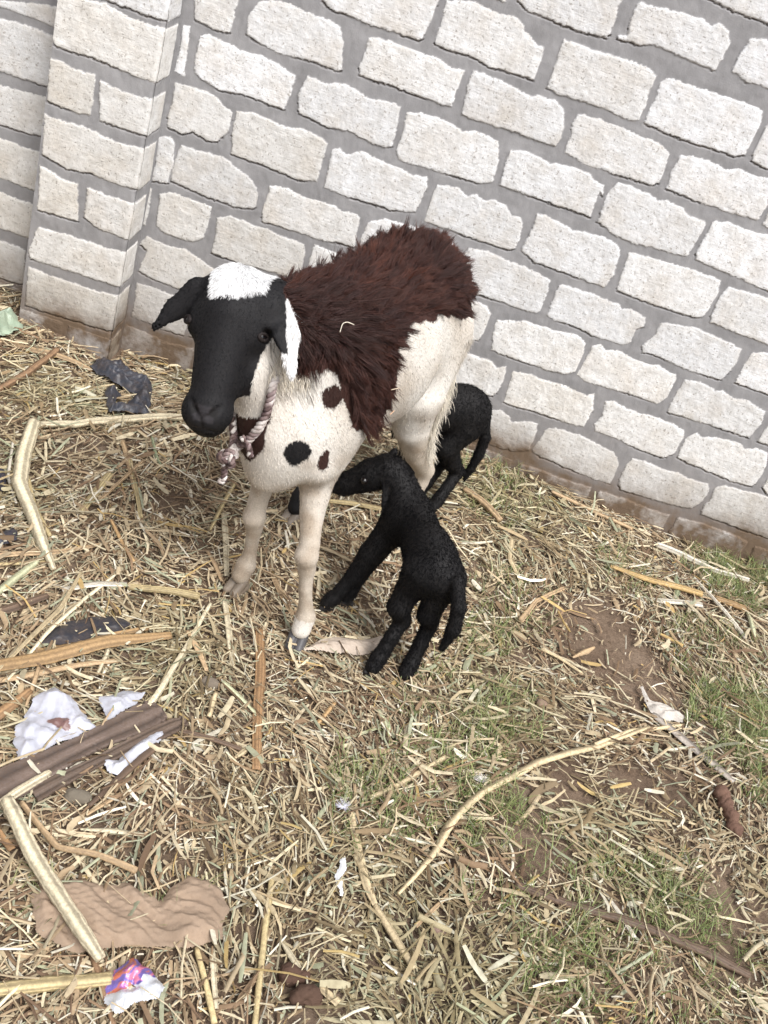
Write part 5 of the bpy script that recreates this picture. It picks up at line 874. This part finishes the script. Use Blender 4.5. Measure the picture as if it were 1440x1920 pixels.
tp=on_neck((-.150,-.000,.50),.012); rope(spline([tp+np.array([-.010,-.004,.006]),tp,tp+np.array([.010,-.006,-.012]),tp+np.array([.016,-.008,-.026])],24),.0034,.025,RC,'loose_end',col)
# ------------------------------------------------------------------ stalks, sticks and rubbish lying on the litter
SC_={'pale':(222,210,180),'yellow':(198,180,136),'tan':(186,160,126),'brown':(142,114,88),'white':(226,219,202),'ochre':(182,150,108),'orange':(178,142,104),'straw':(206,188,152),'gold':(198,168,116),'greywood':(168,160,150),'darkwood':(110,92,78),'palegreen':(190,192,158),'green':(150,160,128)}
ss=NT('split_stalk',.6,.3); c_=ss.attr('col').outputs['Color']; n_=ss.noise(170,4,.7)
ss.l(ss.mix(ss.ramp(n_.outputs['Fac'],[(.35,(0,0,0)),(.62,(1,1,1))]),ss.mix(.4,c_,(.10,.06,.035)),c_),ss.b.inputs['Base Color']); ss.bump(n_.outputs['Fac'],.5,.002); MSTALK=ss.m
def stalk(nm,lab,colr,path,kind,idx):
    r_=np.random.default_rng(idx+5)
    P=np.array([(x,y,0) for x,y,_ in path]); W=np.array([w for *_,w in path])
    L=np.linalg.norm(np.diff(P,axis=0),axis=1).sum(); n=max(10,int(L/.008))
    d=np.r_[0,np.cumsum(np.linalg.norm(np.diff(P,axis=0),axis=1))]; t=np.linspace(0,d[-1],n)
    Q=np.stack([np.interp(t,d,P[:,0]),np.interp(t,d,P[:,1])],-1); R=np.interp(t,d,W)*1.02; up=.020 if 'over the brown cloth' in lab else (.008 if 'black plastic sheet' in lab or 'dark plank' in lab else (-.006 if 'half buried' in lab else 0))
    for _ in range(1): Q[1:-1]=(Q[:-2]+Q[1:-1]*2+Q[2:])/4
    hk=idx==0 or idx==1
    z=H(Q[:,0],Q[:,1])
    z=np.maximum(z,np.interp(t,[0,t[-1]],[z[0],z[-1]]))+.010+up+R*(.7 if kind==0 else .35)+.003*np.sin(t*23+idx)
    Q3=np.c_[Q,z]; Q3[:,1]=np.minimum(Q3[:,1],-.004-R)
    T=np.gradient(Q3,axis=0);T/=np.linalg.norm(T,axis=1,keepdims=True); S_=np.cross(T,[0,0,1.]);S_/=np.linalg.norm(S_,axis=1,keepdims=True);U=np.cross(S_,T)
    ns=12 if R.max()<.009 else 22; base=np.array(lin(*SC_[colr])); V=[];C=[]
    streak=1+.20*r_.normal(size=ns); streak[r_.choice(np.arange(0,7) if ns==12 else np.arange(0,13),(2 if kind else 1) if ns==12 else 5,replace=False)]*=.45; nodes=np.zeros(n)
    if kind==0:
        for p in np.arange(r_.uniform(.02,.06),t[-1],r_.uniform(.07,.13)): nodes+=np.exp(-((t-p)/.003)**2)
    wob=r_.normal(0,.06,(n,ns)); tw=r_.uniform(-.6,.6)
    for k in range(ns):
        a=2*math.pi*k/ns+tw*t
        if kind==0: x=np.cos(a)*R*(1+.12*nodes+wob[:,k]); y=np.sin(a)*R*.85*(1+.12*nodes+wob[:,k])
        else:
            x=np.cos(a)*R*(1+.5*wob[:,k]); y=(np.sin(a)*.16+.42*(np.cos(a)**2)*(-1))*R+.02*R*r_.normal(size=n)
            if k in (3,4): y=y-.10*R
        V.append(Q3+S_*x[:,None]+U*y[:,None])
        low=fbm(t*14+k*.15,t*0+idx,7); cc=base*np.clip(streak[k]*(.82+.36*low),.5,1.25)[:,None]*(1-.45*nodes[:,None]*.6); C.append(cc)
    V=np.stack(V,1).reshape(-1,3);C=np.stack(C,1).reshape(-1,3)
    F=[(i*ns+k,i*ns+(k+1)%ns,(i+1)*ns+(k+1)%ns,(i+1)*ns+k) for i in range(n-1) for k in range(ns)]
    V=np.vstack([V,V[:ns].mean(0)+T[0]*-.001,V[-ns:].mean(0)+T[-1]*.001]); C=np.vstack([C,base*.75,base*.75]); a=n*ns
    tri=[((k+1)%ns,k,a) for k in range(ns)]+[((n-1)*ns+k,(n-1)*ns+(k+1)%ns,a+1) for k in range(ns)]
    o=mesh_np(nm,V,[np.array(F)[:,::-1],np.array(tri)[:,::-1]],MSTALK,None,True,dict(col=C))
    return tag(o,lab,{'wooden_stick':'stick','dry_leaf':'leaf'}.get(nm,'stalk'),{'wooden_stick':'sticks lying on the litter','dry_leaf':'dry leaves on the litter'}.get(nm,'dry stalks lying on the litter'))
for i,(nm,lab,colr,path,kind) in enumerate(STALKS): stalk(nm,lab,colr,path,kind,i)
def sheet(name,lab,cat,poly,colf,amp,fold,mat,res=.0021,lift=.010,seed=0,group=None,tuck=.5):
    P=np.array(poly); lo=P.min(0)-.01; hi=P.max(0)+.01
    nx=int((hi[0]-lo[0])/res)+1; ny=int((hi[1]-lo[1])/res)+1
    X,Y=np.meshgrid(np.linspace(lo[0],hi[0],nx),np.linspace(lo[1],hi[1],ny))
    wx=X+.006*(vnoise(X*60,Y*60,seed)-.5)+.010*(vnoise(X*22,Y*22,seed+7)-.5); wy=Y+.006*(vnoise(X*60,Y*60,seed+1)-.5)+.010*(vnoise(X*22,Y*22,seed+8)-.5)
    sd=poly_sd(P,np.c_[wx.ravel(),wy.ravel()]).reshape(X.shape)
    fx,fy=fold
    tri=lambda w_: np.abs((w_%1.)*2-1)                       # creased paper: sharp ridges and valleys in several directions
    g_=np.random.default_rng(seed+40); h=0
    for f_,wt in ((1.,.42),(1.7,.30),(2.9,.22),(5.1,.12),(8.3,.06)):
        th=g_.uniform(0,np.pi) if f_>1 else .25*g_.normal(); kk=f_*.5
        h=h+wt*tri((X*fx*np.sin(th)*kk+Y*fy*np.cos(th)*kk)+1.1*(vnoise(X*8*f_**.5+seed,Y*8*f_**.5,seed+int(f_*10))-.5)+g_.random())
    h=amp*h*1.35
    e=np.clip(sd/.02,0,1); h=h*(.25+.75*e)
    Z=H(X,Y)+lift+h-.006*tuck*(1-e)
    ok=sd>0; idx=np.arange(nx*ny).reshape(ny,nx); F=grid_faces(ny,nx); okr=ok.ravel(); F=F[okr[F].all(1)]
    used=np.unique(F); mp=-np.ones(nx*ny,int); mp[used]=np.arange(len(used))
    V=np.stack([X+.4*amp*(vnoise(X*30,Y*30,seed+9)-.5),np.minimum(Y,-.006),Z],-1).reshape(-1,3)[used]; V=smooth_mesh(V,mp[F],1)
    C=colf(V)
    return tag(mesh_np(name,V,mp[F],mat,None,True,dict(col=C)),lab,cat,group)
def cmat(name,rough,spec,metal=0,bs=60,bstr=.35,trans=0):
    s=NT(name,rough,spec); c=s.attr('col').outputs['Color']; n=s.noise(bs,4,.6)
    s.l(s.mix(s.ramp(n.outputs['Fac'],[(.3,(0,0,0)),(.6,(1,1,1))]),s.mix(.18,c,(.2,.13,.08)),c),s.b.inputs['Base Color']); s.b.inputs['Metallic'].default_value=metal
    s.bump(n.outputs['Fac'],bstr,.006)
    return s.m
MPL=cmat('thin_plastic',.35,.5); MCL=cmat('thin_cloth',.9,.15,bs=120); MBP=cmat('black_plastic',.4,.4)
flat=lambda c:(lambda V:np.tile(lin(*c),(len(V),1))*(.72+.5*noise3(V,32,3))[:,None])
def plA(V):
    c=flat((184,186,197))(V); m=V[:,:2].mean(0)+np.array([.015,.0]); d=np.hypot((V[:,0]-m[0])/.030,(V[:,1]-m[1])/.018)+.8*(noise3(V,70,5)-.5); c[d<.6]=lin(112,84,80); return c
sheet('plastic_scrap','largest crumpled white plastic scrap with a brown stain, above the dark plank','scrap',SCRAPS['plastA'],plA,.020,(16,16),MPL,seed=1,lift=.015,group='white plastic scraps')
sheet('plastic_scrap','white plastic scrap just above the upper right end of the dark plank','scrap',SCRAPS['plastB'],flat((182,184,194)),.014,(20,20),MPL,seed=2,lift=.015,group='white plastic scraps')
sheet('plastic_scrap','curled white plastic scrap below the dark plank','scrap',SCRAPS['plastC'],flat((186,188,197)),.020,(22,22),MPL,seed=3,lift=.015,group='white plastic scraps')
sheet('brown_cloth','crumpled light brown cloth with a thick pale cane lying over its left part','cloth',SCRAPS['cloth'],flat((150,131,113)),.018,(13,30),MCL,seed=4,lift=.013)
def foilc(V):
    m=V[:,:2].min(0); M=V[:,:2].max(0); u=(V[:,0]-m[0])/(M[0]-m[0]); v=(V[:,1]-m[1])/(M[1]-m[1]); n=noise3(V,55,4); n2=noise3(V,80,9)
    c=np.tile(np.array((.62,.64,.68)),(len(V),1)); k=(u*.75-v*.9+.52*(n-.5)+.13)<.02
    pal=np.array([lin(94,76,150),lin(176,108,168),lin(206,118,96),lin(120,104,178),lin(206,120,150)]); pi=np.clip((n2*6+u*2).astype(int)%5,0,4); c[k]=pal[pi[k]]; return c
MFO=cmat('foil',.3,.6,.35,bs=90)
sheet('foil_wrapper','crumpled sweet wrapper, purple, orange and silver, at the bottom left','wrapper',SCRAPS['foil'],foilc,.018,(26,26),MFO,seed=5,lift=.015)
sheet('plastic_sheet','black plastic sheet lying flat with straw on it at the left','plastic',SCRAPS['sheet'],flat((46,46,52)),.008,(12,12),MBP,seed=6,lift=.016)
sheet('plastic_sheet','dark blue plastic at the left edge beside the hooked cane','plastic',SCRAPS['darkL1'],flat((44,46,62)),.012,(14,14),MBP,seed=7,lift=.008)
sheet('plastic_sheet','small dark plastic scrap at the left edge above the tan sheaths','plastic',SCRAPS['darkL2'],flat((44,46,58)),.012,(14,14),MBP,seed=8,lift=.008)
sheet('plastic_bag','pale green crumpled bag by the wall foot in the left corner','bag',SCRAPS['greenbag'],flat((150,166,146)),.05,(12,12),MPL,seed=9,lift=.01)
sheet('husk','pale pinkish dry husk between the ewe hoof and the lamb hind hooves','husk',SCRAPS['paper'],flat((188,174,160)),.014,(14,30),MCL,seed=10,lift=.016)
sheet('dry_leaf','crumpled grey leaf lying over the upper end of the grey stick','leaf',SCRAPS['greyleaf'],flat((186,180,172)),.014,(22,22),MCL,seed=11,lift=.014)
sheet('plastic_scrap','tiny white plastic strip left of the pale flat stalk at the bottom','scrap',SCRAPS['white1'],flat((228,230,234)),.010,(40,20),MPL,seed=12,res=.002,lift=.014)
def blob(name,lab,cat,chains,noise_amp,nsc,col,mat,group=None,h=.0022,flatk=1.0,seed=0,parent=None):
    A=np.array([p for ch in chains for p in ch],float); R=A[:,3].max(); S=Sdf(A[:,:3].min(0)-R-.012,A[:,:3].max(0)+R+.012,h)
    for ch in chains: S.chain(ch,.01)
    V,F=S.mesh(); zb=V[:,2].min(); V[:,2]=zb+(V[:,2]-zb)*flatk; N=vnormals(V,F); V=V+N*(noise_amp*2*(noise3(V,nsc,seed)-.5)+noise_amp*.9*(noise3(V,nsc*2.7,seed+3)-.5)+noise_amp*.5*(noise3(V,nsc*7,seed+6)-.5))[:,None]
    o=mesh_np(name,V,F,mat,parent,True,dict(col=np.tile(lin(*col),(len(V),1))*(.8+.4*noise3(V,40,seed))[:,None]))
    return tag(o,lab,cat,group) if lab else o
def hz(x,y,dz): return float(H(x,y))+dz
sheet('black_rag','crumpled black rag twisted into a loop on the straw by the wall','rag',SCRAPS['rag'],flat((54,57,66)),.034,(15,15),MBP,seed=21,lift=.016)
SM=soil_mat.__call__ if False else None
ms=NT('dull_stone',.9,.2); ms.l(ms.attr('col').outputs['Color'],ms.b.inputs['Base Color']); nq=ms.noise(120,4,.6); ms.bump(nq.outputs['Fac'],.5,.003); MST=ms.m
st=SCRAPS['stones']; sl=['rounded grey brown stone at the bottom, right of the long flat stalk','small round stone right of the green grass clump','flat grey stone beside the end of the bent pale stalk','flat grey stone just below the dark plank','dark soil clod at the bottom centre, upper of two','dark soil clod at the bottom centre, lower of two']
for i,((x,y),lab,r,cl) in enumerate(zip(st,sl,(.014,.012,.018,.022,.020,.024),((128,108,98),(132,112,96),(118,108,96),(112,104,92),(84,64,54),(80,62,52)))):
    blob('stone' if i<4 else 'soil_clod',lab,'stone' if i<4 else 'clod',[[(x-r*.4,y,hz(x,y,.008),r*.75),(x+r*.5,y+r*.2,hz(x,y,.007),r*.65)]],.0035 if i<4 else .007,45,cl,MST,'small stones on the ground' if i<4 else 'soil clods',seed=i,h=.002)
(x0,y0),(x1,y1)=SCRAPS['clod']; 
blob('dung_lump','dark brown dried lump like a ridged root at the right','lump',[[(x0+(x1-x0)*t,y0+(y1-y0)*t,hz(x0,y0,.014),.013+.003*math.sin(t*22)) for t in np.linspace(0,1,12)]],.005,50,(104,80,68),MST,seed=9)
# broken dark board in two split pieces
def board(lab,pts,wdt,th,col,idx):
    P=np.array(pts); L=np.linalg.norm(P[-1]-P[0]); u=(P[-1]-P[0])/L; v=np.array([-u[1],u[0]]); n=90; m=14; r_=np.random.default_rng(idx)
    rows=[]; cs=[]
    prof=[(-1,0),(-1,.55),(-.9,1),(-.5,1),(-.2,1),(.1,1),(.4,1),(.7,1),(.9,1),(1,.55),(1,0)]; pn=len(prof); gr=r_.normal(0,.0005,pn); gc=1+.25*r_.normal(size=pn); gc[[3,6]]*=.4
    for i in range(n):
        t=i/(n-1); c=P[0]+(P[-1]-P[0])*t; wl=wdt*(.5+.10*math.sin(t*7+idx)+.06*r_.normal()*.3)*(1-.55*max(0,(t-.9)/.1)**1.5*(1+.3*r_.normal()))
        z0=float(H(*c))+.011+.004*math.sin(t*3)
        for k,(a,b) in enumerate(prof):
            rows.append((c[0]+v[0]*a*wl,c[1]+v[1]*a*wl,z0+b*th+(gr[k]+.0006*float(vnoise(t*40,k*.9,idx)))*(b>.5)*1.5)); cs.append(np.array(lin(*col))*np.clip(gc[k]*(.7+.6*float(fbm(t*9,k*.7,idx+3))),.4,1.5))
    V=np.array(rows); F=np.array([(i*pn+k,i*pn+k+1,(i+1)*pn+k+1,(i+1)*pn+k) for i in range(n-1) for k in range(pn-1)])
    V=np.vstack([V,V[:pn].mean(0),V[-pn:].mean(0)]); cs+= [cs[0],cs[-1]]
    tri=[(k,a_,k+1) for k in range(pn-1) for a_ in (n*pn,)]+[((n-1)*pn+k,(n-1)*pn+k+1,n*pn+1) for k in range(pn-1)]
    return tag(mesh_np('wooden_plank',V,[F[:,::-1],np.array(tri)],MSTALK,None,False,dict(col=np.array(cs))),lab,'plank','pieces of the broken dark plank')
pk=SCRAPS['plank'];p2=SCRAPS['plank2']
board('dark weathered plank reaching in from the left edge under the straw',[pk[0],pk[-1]],.058,.007,(112,98,90),1)
board('narrow split strip of dark wood lying along the lower edge of the weathered plank',[p2[0],p2[-1]],.028,.006,(106,92,82),2)
# wisps
fx=SCRAPS['feather']
def tuft(lab,x,y,r,n,col):
    g=np.random.default_rng(int(x*1e3)%97); V=[];F=[];o=0
    for i in range(n):
        a=g.random()*6.28;l=r*(.6+.6*g.random()); e=g.uniform(.1,.9); P=[np.array([x,y,hz(x,y,.014)])+np.array([math.cos(a)*math.cos(e*q_),math.sin(a)*math.cos(e*q_),math.sin(e*q_)])*l*q_ for q_ in np.linspace(0,1,5)]
        v,f=tube(P,np.array([.0006,.0006,.0005,.0004,.0002]),4); V.append(v);F.append(f[0]+o);o+=len(v)
    tag(mesh_np('fluff_tuft',np.vstack(V),np.concatenate(F),MCL,None,True,dict(col=np.tile(lin(*col),(o,1)))),lab,'tuft','white fluff on the ground')
tuft('white fluff tuft just above the pale flat stalk',fx[0][0],fx[0][1],.016,60,(214,214,226)); tuft('white fluff tuft beside the long knotted stalk',fx[1][0],fx[1][1],.016,50,(226,222,220))
def wisp(lab,pts,r,col,off=.033):
    Q=[]
    for p in pts:
        W=to_world(EF,p); c,n,_,d=EB.find_nearest(Vector(W)); Q.append(np.array(c)+np.array(n)*off)
    v,f=tube(spline(Q,16),np.full(16,r),6); tag(mesh_np('straw_wisp',v,f,MSTALK,None,True,dict(col=np.tile(lin(*col),(len(v),1)))),lab,'straw','straw bits caught in the wool')
wisp('curled white straw caught in the wool behind the ewe head',[(-.06,.055,.725),(-.052,.052,.735),(-.044,.058,.738),(-.034,.068,.735)],.0008,(232,224,206))
wisp('short straight straw caught in the wool on the ewe flank',[(.045,.16,.625),(.065,.16,.62),(.085,.165,.617)],.0009,(226,206,180))
wisp('tiny straw bit caught low on the ewe wool',[(.075,.16,.56),(.09,.16,.565)],.0012,(206,170,140))
